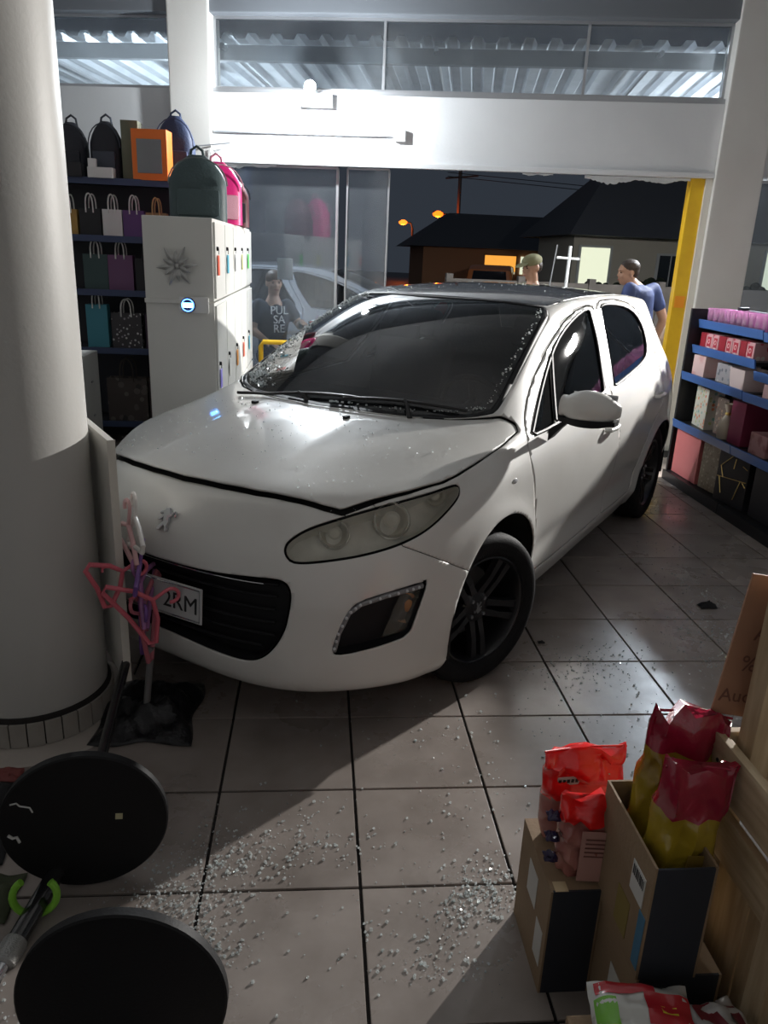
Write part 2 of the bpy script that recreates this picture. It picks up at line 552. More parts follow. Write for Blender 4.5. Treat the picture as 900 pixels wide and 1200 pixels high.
# ================================================================ the car
CAR_A = math.radians(36.2)
CAR_O = Vector((-0.045, 3.244, 0))
def car_cage():
    """half cage (y>=0): rows r0..r5 of the side/front/rear band, then the top grid"""
    F3 = [(.80, 0, .195), (.855, 0, .265), (.865, 0, .44), (.85, 0, .62), (.805, 0, .745), (.725, 0, .845)]
    F2 = [(.785, .27, .185), (.84, .27, .255), (.85, .27, .44), (.83, .27, .62), (.78, .26, .745), (.695, .25, .845)]
    F1 = [(.70, .51, .175), (.765, .525, .245), (.775, .52, .44), (.75, .51, .61), (.70, .49, .735), (.615, .45, .835)]
    C = [(.535, .695, .172), (.59, .72, .24), (.60, .725, .44), (.58, .705, .61), (.54, .665, .74), (.475, .615, .825)]
    S = [[(.34, .81, .175), (.365, .84, .25), (.375, .845, .44), (.365, .83, .62), (.335, .795, .755), (.295, .735, .85)],
         [(.05, .83, .20), (.05, .875, .27), (.05, .892, .45), (.05, .885, .65), (.05, .855, .79), (.03, .79, .888)]]
    for x, ys, zs in [(-.36, (.82, .866, .885, .895, .875, .812), (.20, .28, .46, .66, .81, .93)),
                      (-.78, (.82, .86, .88, .90, .886, .825), (.17, .265, .45, .66, .82, .955)),
                      (-1.25, (.82, .86, .88, .903, .89, .83), (.17, .265, .45, .66, .83, .975)),
                      (-1.72, (.82, .86, .882, .905, .892, .83), (.17, .265, .45, .67, .84, .99)),
                      (-2.2, (.82, .865, .888, .908, .895, .83), (.175, .27, .46, .68, .85, 1.01)),
                      (-2.62, (.80, .865, .895, .908, .897, .825), (.20, .28, .47, .69, .86, 1.03)),
                      (-2.98, (.78, .845, .88, .89, .875, .805), (.24, .31, .48, .69, .87, 1.05))]:
        S.append([(x, y, z) for y, z in zip(ys, zs)])
    RC = [(-3.20, .66, .27), (-3.28, .70, .33), (-3.31, .725, .48), (-3.30, .73, .69), (-3.27, .73, .87), (-3.22, .69, 1.04)]
    R1 = [(-3.30, .47, .27), (-3.38, .49, .33), (-3.41, .50, .48), (-3.39, .50, .69), (-3.35, .49, .87), (-3.28, .45, 1.04)]
    R2 = [(-3.33, .25, .27), (-3.41, .26, .33), (-3.44, .26, .48), (-3.42, .26, .69), (-3.38, .26, .87), (-3.30, .24, 1.04)]
    R3 = [(-3.34, 0, .27), (-3.42, 0, .33), (-3.45, 0, .48), (-3.43, 0, .69), (-3.385, 0, .87), (-3.305, 0, 1.04)]
    band = [F3, F2, F1, C] + S + [RC, R1, R2, R3]
    top = [[(.34, .51, .893), (.43, .26, .915), (.455, 0, .92)],
           [(.02, .60, .955), (.12, .31, .975), (.16, 0, .98)],
           [(-.36, .70, 1.012), (-.15, .36, 1.012), (-.07, 0, 1.010)],
           [(-.80, .645, 1.232), (-.58, .335, 1.25), (-.53, 0, 1.255)],
           [(-1.25, .585, 1.405), (-1.12, .32, 1.433), (-1.07, 0, 1.44)],
           [(-1.72, .595, 1.447), (-1.70, .33, 1.484), (-1.70, 0, 1.494)],
           [(-2.2, .59, 1.45), (-2.2, .33, 1.486), (-2.2, 0, 1.495)],
           [(-2.64, .60, 1.432), (-2.66, .32, 1.463), (-2.66, 0, 1.472)],
           [(-3.02, .60, 1.385), (-3.10, .32, 1.415), (-3.13, 0, 1.42)]]
    return band, top

def car_surface(level=4):
    band, top = car_cage()
    nb, nr = len(band), 6
    V, idx = [], {}
    def vid(p):
        k = (round(p[0], 5), round(p[1], 5), round(p[2], 5))
        if k not in idx:
            idx[k] = len(V)
            V.append(k)
        return idx[k]
    mir = lambda p: (p[0], -p[1], p[2])
    Fc = []
    for sgn in (1, -1):
        g = (lambda p: p) if sgn > 0 else mir
        B = [[vid(g(p)) for p in colm] for colm in band]
        for i in range(nb - 1):
            for r in range(nr - 1):
                q = (B[i][r], B[i][r + 1], B[i + 1][r + 1], B[i + 1][r])
                Fc.append(q[::-1] if sgn > 0 else q)
        lines = [[B[3][5], B[2][5], B[1][5], B[0][5]]]
        for k, t in enumerate(top):
            lines.append([B[4 + k][5]] + [vid(g(p)) for p in t])
        lines.append([B[nb - 4][5], B[nb - 3][5], B[nb - 2][5], B[nb - 1][5]])
        for a, b in zip(lines[:-1], lines[1:]):
            for r in range(3):
                q = (a[r], a[r + 1], b[r + 1], b[r])
                Fc.append(q[::-1] if sgn > 0 else q)
    tgt = np.array(V)
    n = len(V)
    me = bpy.data.meshes.new('cage')
    me.from_pydata(V, [], Fc)
    cr = {}
    def crease(a, b, v):
        for g in (lambda p: p, mir):
            cr[frozenset((vid(g(a)), vid(g(b))))] = v
    for k in range(len(top) - 1):
        crease(top[k][0], top[k + 1][0], (.35, .5, .75, .75, .7, .65, .6, .5)[k])      # hood band, pillar, roof rail
        crease(band[4 + k][5], band[5 + k][5], .55)                                     # belt
    crease(band[3][5], band[4][5], .5)
    crease(top[-1][0], band[-4][5], .5)
    for r in range(2):
        crease(top[2][r], top[2][r + 1], .6)                                            # cowl
        crease(top[8][r], top[8][r + 1], .6)                                            # roof end
        crease(top[4][r], top[4][r + 1], .15)
        crease(band[r][5], band[r + 1][5], .35)                                         # hood front
        crease(band[r][0], band[r + 1][0], .3)
    crease(band[2][5], band[3][5], .35)
    for k in range(4, 12):
        crease(band[k][1], band[k + 1][1], .45)                                         # rocker
        crease(band[k][4], band[k + 1][4], .25)                                         # shoulder
    at = me.attributes.new('crease_edge', 'FLOAT', 'EDGE')
    for e in me.edges:
        at.data[e.index].value = cr.get(frozenset(e.vertices), 0.0)
    o = bpy.data.objects.new('cage', me)
    COL.objects.link(o)
    md = o.modifiers.new('s', 'SUBSURF')
    md.levels = 3
    md.boundary_smooth = 'PRESERVE_CORNERS'
    P = tgt.copy()
    for it in range(6):
        me.vertices.foreach_set('co', P.ravel())
        me.update()
        dg = bpy.context.evaluated_depsgraph_get()
        dg.update()
        ev = o.evaluated_get(dg).data
        co = np.empty(len(ev.vertices) * 3)
        ev.vertices.foreach_get('co', co)
        co = co.reshape(-1, 3)[:n]
        P = P + 0.9 * (tgt - co)
    me.vertices.foreach_set('co', P.ravel())
    md.levels = level
    me.update()
    dg = bpy.context.evaluated_depsgraph_get()
    dg.update()
    out = bpy.data.meshes.new_from_object(o.evaluated_get(dg))
    print('cage fit err', np.abs(tgt - co).max(), 'faces', len(out.polygons))
    bpy.data.objects.remove(o)
    return out

car = empty('car', 'white five-door hatchback stopped against the round column, hood sprung open', 'car', CAR_O, 0)
car.rotation_euler = (0, 0, math.atan2(-math.cos(CAR_A), -math.sin(CAR_A)))

def poly_sdf(P, poly):
    """signed distance of points P (n,2) to a closed polygon, negative inside"""
    poly = np.asarray(poly, float)
    d = np.full(len(P), 1e9)
    ins = np.zeros(len(P), bool)
    n = len(poly)
    for i in range(n):
        a, b = poly[i], poly[(i + 1) % n]
        e, w_ = b - a, P - a
        t = np.clip((w_ @ e) / (e @ e + 1e-12), 0, 1)
        q = w_ - t[:, None] * e
        d = np.minimum(d, (q ** 2).sum(1))
        c1, c2 = (a[1] <= P[:, 1]), (b[1] <= P[:, 1])
        cr = e[0] * w_[:, 1] - e[1] * w_[:, 0]
        ins ^= ((c1 & ~c2 & (cr > 0)) | (~c1 & c2 & (cr < 0)))
    d = np.sqrt(d)
    return np.where(ins, -d, d)

def smooth_poly(pts, n=3, closed=True):
    """Chaikin corner cutting"""
    p = [np.array(q, float) for q in pts]
    for _ in range(n):
        q = []
        for a, b in zip(p, p[1:] + p[:1]):
            q += [a * .75 + b * .25, a * .25 + b * .75]
        p = q
    return np.array(p)

XZ = lambda c: np.stack([c[:, 0], c[:, 2]], 1)
XY = lambda c: np.stack([c[:, 0], np.abs(c[:, 1])], 1)
YZ = lambda c: np.stack([np.abs(c[:, 1]), c[:, 2]], 1)
UZ = lambda c: np.stack([(np.abs(c[:, 1]) - c[:, 0]) / 1.41421, c[:, 2]], 1)

P_WINF = smooth_poly([(-.47, .925), (-.56, .968), (-.70, 1.045), (-.89, 1.152), (-1.095, 1.25), (-1.295, 1.318), (-1.54, 1.380), (-1.71, 1.402), (-1.70, 1.36), (-1.665, 1.233), (-1.585, 1.11), (-1.52, 1.02), (-1.50, .992), (-1.44, .989), (-1.1, .966), (-.73, .938)], 2)
P_WINR = smooth_poly([(-1.93, 1.41), (-2.135, 1.413), (-2.417, 1.392), (-2.58, 1.35), (-2.64, 1.27), (-2.60, 1.17), (-2.51, 1.10), (-2.36, 1.068), (-2.18, 1.047), (-1.87, 1.016), (-1.70, .999), (-1.69, 1.02), (-1.766, 1.116), (-1.854, 1.267), (-1.91, 1.39)], 2)
P_DOORF = [(-.455, .955), (-.425, .90), (-.40, .85), (-.385, .79), (-.42, .62), (-.485, .42), (-.50, .31), (-.53, .285), (-1.60, .285), (-1.64, .31), (-1.665, .52), (-1.635, .75), (-1.605, .89), (-1.595, .985), (-1.68, 1.12), (-1.76, 1.26), (-1.82, 1.428), (-1.48, 1.393), (-1.21, 1.318), (-.976, 1.232), (-.77, 1.145), (-.6, 1.056)]
P_DOORR = [(-1.60, .285), (-1.64, .31), (-1.665, .52), (-1.635, .75), (-1.605, .89), (-1.595, .985), (-1.68, 1.12), (-1.76, 1.26), (-1.82, 1.428), (-2.15, 1.438), (-2.45, 1.422), (-2.66, 1.36), (-2.72, 1.22), (-2.69, 1.08), (-2.66, .93), (-2.62, .80), (-2.45, .715), (-2.30, .60), (-2.22, .46), (-2.20, .31), (-2.17, .285)]
PS_DOORF, PS_DOORR = smooth_poly(P_DOORF, 2), smooth_poly(P_DOORR, 2)
P_HOOD = [(.715, -.3), (.715, 0), (.702, .166), (.678, .298), (.637, .412), (.59, .518), (.558, .572), (.476, .618), (.334, .701), (.2, .760), (.113, .776), (-.018, .786), (-.234, .793), (-.42, .787), (-.435, .765), (-.40, .730), (-.355, .69), (-.239, .565), (-.146, .415), (-.09, .242), (-.058, .047), (-.057, -.3)]
P_WS = smooth_poly([(-.085, -.3), (-.085, 0), (-.12, .242), (-.175, .415), (-.27, .565), (-.375, .662), (-.41, .672), (-.56, .658), (-.79, .632), (-1.08, .592), (-1.19, .565), (-1.215, .535), (-1.135, .37), (-1.06, .116), (-1.05, 0), (-1.05, -.3)], 1)
P_ROOF = smooth_poly([(-1.078, -.3), (-1.078, 0), (-1.088, .116), (-1.16, .37), (-1.245, .545), (-1.30, .568), (-1.72, .578), (-2.2, .573), (-2.64, .575), (-2.98, .56), (-3.03, .5), (-3.05, .3), (-3.06, 0), (-3.06, -.3)], 1)
def _u(l):
    return [((y - x) / 1.41421, z) for x, y, z in l]
P_HEAD = smooth_poly(_u([(.733, .464, .705), (.716, .468, .731), (.663, .505, .766), (.575, .56, .790), (.44, .645, .818), (.29, .728, .843), (.165, .776, .856), (.135, .792, .852), (.15, .802, .828), (.174, .809, .815), (.275, .81, .775), (.362, .791, .738), (.462, .749, .708), (.567, .68, .687), (.653, .603, .675), (.731, .505, .664), (.738, .479, .680)]), 2)
P_FOG = smooth_poly(_u([(.694, .632, .362), (.681, .649, .434), (.655, .668, .505), (.624, .69, .537), (.553, .745, .557), (.411, .823, .575), (.405, .826, .555), (.421, .824, .523), (.456, .815, .447), (.474, .807, .392), (.557, .756, .374), (.67, .65, .352)]), 1)
P_GRILLE = smooth_poly([(-.2, .598), (0, .600), (.212, .600), (.371, .610), (.467, .613), (.50, .600), (.515, .56), (.513, .50), (.505, .44), (.475, .375), (.43, .325), (.37, .308), (.246, .318), (.10, .335), (0, .34), (-.2, .34)], 2)

def arch_sdf(c, cx_, cz, rx, rz):
    q = np.stack([(c[:, 0] - cx_) / rx, (c[:, 2] - cz) / rz], 1)
    return (np.linalg.norm(q, axis=1) - 1) * rx

class Body:
    def __init__(self, me):
        self.bm = bmesh.new()
        self.bm.from_mesh(me)
        self.lay = self.bm.faces.layers.int.new('part')
    def coords(self):
        self.bm.verts.ensure_lookup_table()
        self.bm.verts.index_update()
        return np.array([v.co[:] for v in self.bm.verts])
    def cut(self, fn):
        val = fn(self.coords())
        val = np.where(np.abs(val) < 1e-5, 1e-5, val)
        zero = set()
        es = [e for e in self.bm.edges if val[e.verts[0].index] * val[e.verts[1].index] < 0]
        touched = set()
        for e in es:
            a, b = e.verts
            fa, fb = val[a.index], val[b.index]
            touched.update(e.link_faces)
            ne, nv = bmesh.utils.edge_split(e, a, fa / (fa - fb))
            zero.add(nv)
        for f in touched:
            zs = [v for v in f.verts if v in zero]
            if len(zs) == 2:
                try:
                    bmesh.utils.face_split(f, zs[0], zs[1])
                except ValueError:
                    pass
            elif len(zs) == 4:
                try:
                    nf, _l = bmesh.utils.face_split(f, zs[0], zs[1])
                    for g in (f, nf):
                        if zs[2] in g.verts and zs[3] in g.verts:
                            bmesh.utils.face_split(g, zs[2], zs[3])
                            break
                except ValueError:
                    pass
    def assign(self, fn, pid, gap=0.003):
        """cut along fn = -gap and +gap; inside becomes pid, the strip between becomes -1"""
        if gap > 0:
            self.cut(lambda c: fn(c) + gap)
            self.cut(lambda c: fn(c) - gap)
        else:
            self.cut(fn)
        fs = [f for f in self.bm.faces if f[self.lay] == 0]
        cc = np.array([f.calc_center_median()[:] for f in fs])
        v = fn(cc)
        for f, x in zip(fs, v):
            if x < -gap:
                f[self.lay] = pid
            elif x < gap:
                f[self.lay] = -1
    def extract(self, pids, side=0, inset=0.0, skirt=False, name='panel'):
        self.bm.normal_update()
        pids = pids if hasattr(pids, '__len__') else [pids]
        fs = [f for f in self.bm.faces if f[self.lay] in pids]
        if side:
            fs = [f for f in fs if f.calc_center_median().y * side > 0]
        S = set(fs)
        vm, V, F = {}, [], []
        for f in fs:
            for v in f.verts:
                if v not in vm:
                    vm[v] = len(V)
                    V.append(v.co - v.normal * inset)
            F.append([vm[v] for v in f.verts])
        if skirt:
            bd = {}
            def up(v):
                if v not in bd:
                    bd[v] = len(V)
                    V.append(v.co.copy())
                return bd[v]
            for f in fs:
                for l in f.loops:
                    if not any(g in S for g in l.edge.link_faces if g is not f):
                        a, b = l.vert, l.link_loop_next.vert
                        F.append([vm[b], vm[a], up(a), up(b)])
        me = bpy.data.meshes.new(name)
        me.from_pydata([tuple(v) for v in V], [], F)
        me.polygons.foreach_set('use_smooth', [True] * len(me.polygons))
        if skirt:
            me.set_sharp_from_angle(angle=math.radians(40))
        return me

PAINT = mat('white_car_paint', (.64, .635, .61), .34, coat=.7, coat_rough=.06, var=(3.0, (.585, .575, .545), .45, .8), bump=(900, .03))
BLACKTRIM = mat('black_plastic_trim', (.010, .010, .012), .55, spec=.3)
GLOSSBLACK = mat('gloss_black_roof', (.055, .058, .064), .30, coat=1.0, bump=(500, .05))
RUBBER = mat('tyre_rubber', (.007, .007, .008), .7, bump=(120, .2), spec=.25)
DARKIN = mat('car_underside', (.010, .010, .011), .8)
CHROME = mat('chrome', (.55, .56, .58), .14, metal=1.0)
WSGLASS = tinted_glass('windshield_glass', (.75, .85, .95), .30, .03, dust=.025)
SIDEGLASS = tinted_glass('tinted_side_glass', (.8, .85, .9), .10, .01)
LENSGLASS = tinted_glass('lamp_lens', (.95, .95, .92), .9, .05, dust=.17, dustcol=(.85, .82, .72))

def tb_np(c):
    """shape refinements on the smooth surface: arch flares, nose bulge, door scoop"""
    out = c.copy()
    sg = np.sign(c[:, 1])
    ay = np.abs(c[:, 1])
    for cx_, cz, rx in ((-.085, .31, .385), (-2.655, .31, .365)):
        d = arch_sdf(c, cx_, cz, rx, rx)
        m = (ay > .6) & (c[:, 2] < .85)
        out[:, 1] += sg * m * .017 * np.exp(-np.clip(d, 0, 1) ** 2 / (2 * .035 ** 2)) * (d > -.1)
    # lower door scoop
    m = (c[:, 0] < -.4) & (c[:, 0] > -2.3) & (ay > .6)
    w1 = np.exp(-((c[:, 2] - .40) / .075) ** 2) * np.clip((-.4 - c[:, 0]) / .25, 0, 1) * np.clip((c[:, 0] + 2.35) / .25, 0, 1)
    out[:, 1] -= sg * m * .020 * w1
    # raised centre crease on the hood nose around the badge
    m = (c[:, 0] > .55)
    w2 = np.exp(-(ay / .13) ** 2) * np.exp(-((c[:, 2] - .74) / .085) ** 2)
    out[:, 0] += m * .016 * w2
    w3 = np.exp(-((ay - .25) / .05) ** 2) * (c[:, 2] > .82) * (c[:, 0] > -.1)
    out[:, 2] += .004 * w3 * np.clip((.7 - c[:, 0]) / .2, 0, 1) * np.clip((c[:, 0] + .06) / .1, 0, 1)
    return out

surf = car_surface(4)
_c = np.empty(len(surf.vertices) * 3)
surf.vertices.foreach_get('co', _c)
surf.vertices.foreach_set('co', tb_np(_c.reshape(-1, 3)).ravel())
surf.update()
B = Body(surf)
BIG = 9.0
def only(fn, cond):
    return lambda c: np.where(cond(c), fn(c), BIG)
side_zone = lambda c: np.abs(c[:, 1]) > .40
arch_f = lambda c: np.maximum(arch_sdf(c, -.085, .31, .385, .385), .45 - np.abs(c[:, 1]))
arch_r = lambda c: np.maximum(arch_sdf(c, -2.655, .31, .365, .365), .45 - np.abs(c[:, 1]))
B.assign(arch_f, 90, 0)
B.assign(arch_r, 90, 0)
wf = lambda c: np.maximum(poly_sdf(XZ(c), P_WINF), .45 - np.abs(c[:, 1]))
dv = lambda c: ((c[:, 0] + .76) * .728 + (c[:, 2] - .95) * .685)      # divider line of the front quarter light
B.assign(lambda c: np.maximum(wf(c), -dv(c) + .006), 1, 0.002)
B.assign(lambda c: np.maximum(wf(c), dv(c) + .006), 2, 0.002)
B.assign(lambda c: np.maximum(poly_sdf(XZ(c), P_WINR), .45 - np.abs(c[:, 1])), 3, 0.002)
B.assign(lambda c: np.maximum(poly_sdf(XY(c), P_WS), .98 - c[:, 2]), 5, 0.002)
B.assign(lambda c: np.maximum(poly_sdf(XY(c), P_WS) - .022, .98 - c[:, 2]), 6, 0)
B.assign(lambda c: np.maximum(poly_sdf(XY(c), P_HOOD), .72 - c[:, 2]), 7, 0.004)
B.assign(lambda c: np.maximum(poly_sdf(XY(c), P_ROOF), 1.2 - c[:, 2]), 8, 0.002)
B.assign(lambda c: np.maximum(poly_sdf(UZ(c), P_HEAD), .05 - c[:, 0]), 9, 0.004)
B.assign(lambda c: np.maximum(poly_sdf(UZ(c), P_FOG), .2 - c[:, 0]), 10, 0.003)
B.assign(lambda c: np.maximum(poly_sdf(YZ(c), P_GRILLE), .5 - c[:, 0]), 11, 0.003)
B.assign(lambda c: np.maximum(np.maximum(np.abs(c[:, 1]) - .52, np.abs(c[:, 2] - 1.22) - .14), c[:, 0] + 3.0), 12, 0.002)
B.assign(lambda c: np.maximum(np.maximum(.44 - np.abs(c[:, 1]), np.abs(c[:, 2] - .90) - .11), c[:, 0] + 3.04), 13, 0.003)
B.assign(lambda c: np.minimum(np.maximum(((c[:, 2] - .56) - .558 * (c[:, 0] - .205)) / 1.145, .15 - c[:, 0]), .46 - c[:, 0]), 14, 0.0015)
B.assign(lambda c: np.maximum(poly_sdf(XZ(c), PS_DOORF), .45 - np.abs(c[:, 1])), 15, 0.003)
B.assign(lambda c: np.maximum(poly_sdf(XZ(c), PS_DOORR), .45 - np.abs(c[:, 1])), 16, 0.003)

def panel(name, pid, m, side=0, thick=.005, parent=car, label=None, **k):
    me = B.extract(pid, side, name=name, **k)
    o = link(name, me, m, parent)
    if thick:
        sd = o.modifiers.new('thickness', 'SOLIDIFY')
        sd.thickness = thick
        sd.offset = -1
    if label:
        o['label'] = label
    return o

body = panel('body_shell', 0, PAINT)
liner = link('inner_frame', B.extract([-1, 0, 15, 16, 14, 7, 6, 8], inset=.022, name='inner_frame'), DARKIN, car)
bumper = panel('front_bumper', 14, PAINT)
seal = panel('windshield_seal', 6, BLACKTRIM, thick=.006, label='black rubber windshield surround')
windshield = panel('windshield', 5, WSGLASS, thick=0, inset=.003, label='dark windshield glass with crazed edge')
roof = panel('roof_panel', 8, GLOSSBLACK, label='gloss black roof panel')
panel('rear_window', 12, SIDEGLASS, thick=0, inset=.003)
doors = {}
for s in (1, -1):
    doors[s] = (panel('front_door', 15, PAINT, s), panel('rear_door', 16, PAINT, s))
    panel('quarter_window', 1, SIDEGLASS, s, 0, doors[s][0], inset=.004)
    panel('side_window', 2, SIDEGLASS, s, 0, doors[s][0], inset=.004)
    panel('side_window', 3, SIDEGLASS, s, 0, doors[s][1], inset=.004)
    panel('tail_lamp', 13, mat('tail_lamp_red', (.35, .01, .01), .15, coat=1), s, .004, label='red tail lamp')
# hood: hinged at the cowl, sprung a little open
hood = panel('hood', 7, PAINT, thick=.008, label='white hood standing slightly open along its front edge')
_hp = Vector((-.10, 0, 1.0))
hood.matrix_local = Matrix.Translation(_hp) @ Matrix.Rotation(math.radians(-1.5), 4, 'Y') @ Matrix.Translation(-_hp)

# wheel wells
for s in (1, -1):
    for cx_, rx in ((-.085, .385), (-2.655, .365)):
        b = MB()
        n = 24
        rings = []
        for y in (.885, .84, .50):
            rings.append([(cx_ + (rx + .004) * math.cos(PI * (-.06 + 1.12 * k / n)), s * y, .31 + (rx + .004) * math.sin(PI * (-.06 + 1.12 * k / n))) for k in range(n + 1)])
        b.loft(rings, caps=False, closed=False)
        back = rings[-1]
        cv = b.bm.verts.new((cx_, s * .50, .31))
        b.bm.verts.ensure_lookup_table()
        vs = list(b.bm.verts)[2 * (n + 1):3 * (n + 1)]
        for a_, b_ in zip(vs[:-1], vs[1:]):
            b.bm.faces.new((a_, b_, cv))
        b.build('wheel_well', DARKIN, car, smooth=True)
# floor pan
MB().bx(-3.2, .62, -.60, .60, .17, .23, .02).build('underbody', DARKIN, car)

from mathutils.bvhtree import BVHTree
_bv = BVHTree.FromPolygons([v.co.copy() for v in surf.vertices], [tuple(p.vertices) for p in surf.polygons])
def hit(o, d):
    h = _bv.ray_cast(Vector(o), Vector(d).normalized())
    return h[0], h[1]
def near(p):
    h = _bv.find_nearest(Vector(p))
    return h[0], h[1]

# ---- head lamps, fog lamps, grille
LAMPBODY = mat('head_lamp_reflector', (.80, .78, .72), .35, metal=.2, var=(9, (.58, .56, .51), .4, .7))
BOWL = mat('lamp_bowl_chrome', (.72, .71, .68), .16, metal=1.0)
BULB = mat('lamp_bulb_glass', (.90, .87, .78), .08, coat=1.0, spec=.8)
AMBER = mat('amber_bulb', (.75, .30, .05), .2, coat=1)
LEDS = mat('led_strip_lens', (.55, .56, .58), .15, coat=1.0)
def bowl(parent, p, d, r, depth, m1=BOWL, m2=BULB):
    d = Vector(d).normalized()
    M = frame(p, d.orthogonal(), d.cross(d.orthogonal()))
    if (M.to_3x3() @ Vector((0, 0, 1))).dot(d) < 0:
        M = M @ Matrix.Rotation(PI, 4, 'X')
    o = MB().lathe([(r * 1.12, .006), (r * 1.12, -depth), (r * .4, -depth), (r * .55, -depth * .75), (r * .85, -depth * .3), (r, 0), (r * 1.12, .006)], 28, M).build('reflector_bowl', m1, parent, smooth=True, sharp=50)
    MB().lathe([(0, -depth * .15), (r * .35, -depth * .22), (r * .52, -depth * .45), (r * .5, -depth * .8), (0, -depth * .8)], 18, M).build('bulb', m2, parent, smooth=True)
    return o
for s in (1, -1):
    hl = link('head_lamp', B.extract(9, s, inset=.075, skirt=True, name='head_lamp'), LAMPBODY, car)
    hl['label'] = 'clouded swept-back head lamp with two round bowls'
    for (x, y, z), r, dp in (((.61, .575, .735), .047, .05), ((.445, .70, .765), .058, .055), ((.255, .765, .82), .033, .03)):
        bowl(hl, (x - .03, s * (y - .018), z), (.80, s * .52, .12), r, dp)
    link('lens', B.extract(9, s, inset=.002, name='lens'), LENSGLASS, hl)
    # dark rubber rim of the lamp
    fl = link('fog_lamp', B.extract(10, s, inset=.045, skirt=True, name='fog_lamp'), BLACKTRIM, car)
    fl['label'] = 'black fog lamp recess edged with a running light strip'
    path = [(.690, .636, .368), (.683, .650, .434), (.656, .671, .503), (.622, .695, .530), (.553, .748, .549), (.48, .790, .557), (.425, .820, .561)]
    pts = []
    for a, b_ in zip(path[:-1], path[1:]):
        for t in np.linspace(0, 1, 6)[:-1]:
            pts.append(near(Vector(a).lerp(Vector(b_), t))[0] + Vector((-.012, -.006, -.004)))
    pts.append(near(path[-1])[0] + Vector((-.012, -.006, -.004)))
    b = MB()
    b.tube([(p.x, s * p.y, p.z) for p in pts], .012, 8)
    st = b.build('running_light', mat('running_light_housing', (.20, .20, .21), .2, coat=1), fl, smooth=True)
    for p in pts[1::2]:
        q = Vector((p.x, s * p.y, p.z)) + Vector((.010, s * .007, 0))
        MB().ball(q, .006, 8, 6).build('led', LEDS, st, smooth=True)
    P0, N0 = near((.47, .79, .48))
    M = Matrix(((.62, 0, 0, 0),) * 0 or ((1, 0, 0, 0), (0, 1, 0, 0), (0, 0, 1, 0), (0, 0, 0, 1)))
    bowl(fl, (P0.x - .030, s * (P0.y - .026), .475), (.75, s * .62, .05), .050, .03, BOWL, AMBER)
    # faceted clear lens of the fog lamp
    zz = [(.415, .452, .40), (.44, .462, .545)]
    q = [near((.555, .735, .39))[0], near((.478, .80, .40))[0], near((.425, .818, .545))[0], near((.50, .775, .535))[0]]
    b = MB()
    pr = [Vector((v.x - .020, s * (v.y - .014), v.z)) for v in q]
    vv = [b.bm.verts.new(v) for v in pr]
    b.bm.faces.new(vv)
    bmesh.ops.subdivide_edges(b.bm, edges=list(b.bm.edges), cuts=5, use_grid_fill=True)
    rr = random.Random(5)
    for v in b.bm.verts:
        v.co += Vector((.004 * rr.random(), s * .003 * rr.random(), 0))
    b.build('fog_lens', LENSGLASS, fl)

grille = link('grille', B.extract(11, 0, inset=.055, skirt=True, name='grille'), BLACKTRIM, car)
grille['label'] = 'wide black lower grille with cross bars'
for z in (.365, .41, .455, .50, .545, .585):
    pts = []
    for y in np.linspace(-.50, .50, 25):
        h, n_ = hit((2, y, z), (-1, 0, 0))
        pts.append((h.x - .03, y, z))
    hw = .50 if z > .43 else (.46 if z > .39 else .42)
    pts = [p for p in pts if abs(p[1]) < hw]
    MB().tube(pts, .006, 6).build('grille_bar', BLACKTRIM, grille, smooth=True)
pts = []
for y in np.linspace(-.42, .42, 25):
    h, n_ = hit((2, y, .592), (-1, 0, 0))
    pts.append((h.x - .012, y, .590))
MB().tube(pts, .003, 6).build('chrome_trim', CHROME, grille, smooth=True)
# licence plate
PLATE = mat('plate_enamel', (.52, .53, .53), .35)
INK = mat('plate_ink', (.02, .02, .022), .5)
pl = empty('licence_plate', None, None)
pl.parent = car
pl.location = (.872, .012, .472)
pl.rotation_euler = (0, math.radians(-4), math.radians(3))
MB().box((0, 0, 0), (.006, .40, .13), .004).build('plate', PLATE, pl)
b = MB()
b.tube([(.004, -.192, -.057), (.004, .192, -.057), (.004, .192, .057), (.004, -.192, .057)], .003, 6, closed=True)
b.build('plate_rim', CHROME, pl)
put_text('plate_characters', '2RM', .085, INK, pl, frame((.0036, .105, -.006), (0, 1, 0), (0, 0, 1)), .001, .0)
# badge: chrome rearing beast
bp, bn = hit((2, .026, .738), (-1, 0, 0))
lion = [(px * .9, py * .9) for px, py in [(-.030, -.045), (-.018, -.046), (-.012, -.036), (-.002, -.024), (.006, -.030), (.008, -.044), (.020, -.046), (.022, -.034), (.016, -.022), (.020, -.006), (.018, .010), (.026, .016), (.034, .030), (.040, .030), (.038, .018), (.043, .014), (.045, .030), (.038, .040), (.028, .036), (.022, .026), (.016, .034), (.010, .046), (.000, .048), (-.010, .044), (-.014, .036), (-.030, .030), (-.038, .020), (-.030, .016), (-.022, .022), (-.016, .020), (-.026, .006), (-.038, .000), (-.036, -.008), (-.024, -.004), (-.012, .006), (-.008, -.008), (-.018, -.022), (-.030, -.034)]]
xa = Vector((0, 1, 0))
ya = bn.cross(xa).normalized()
Mb = frame(bp + bn * .001, xa, ya)
b = MB().prism(lion, .012, Mb)
bd = b.build('badge', CHROME, car)
bd['label'] = 'chrome rearing lion badge'
bv_ = bd.modifiers.new('b', 'BEVEL'); bv_.width = .0028; bv_.segments = 2

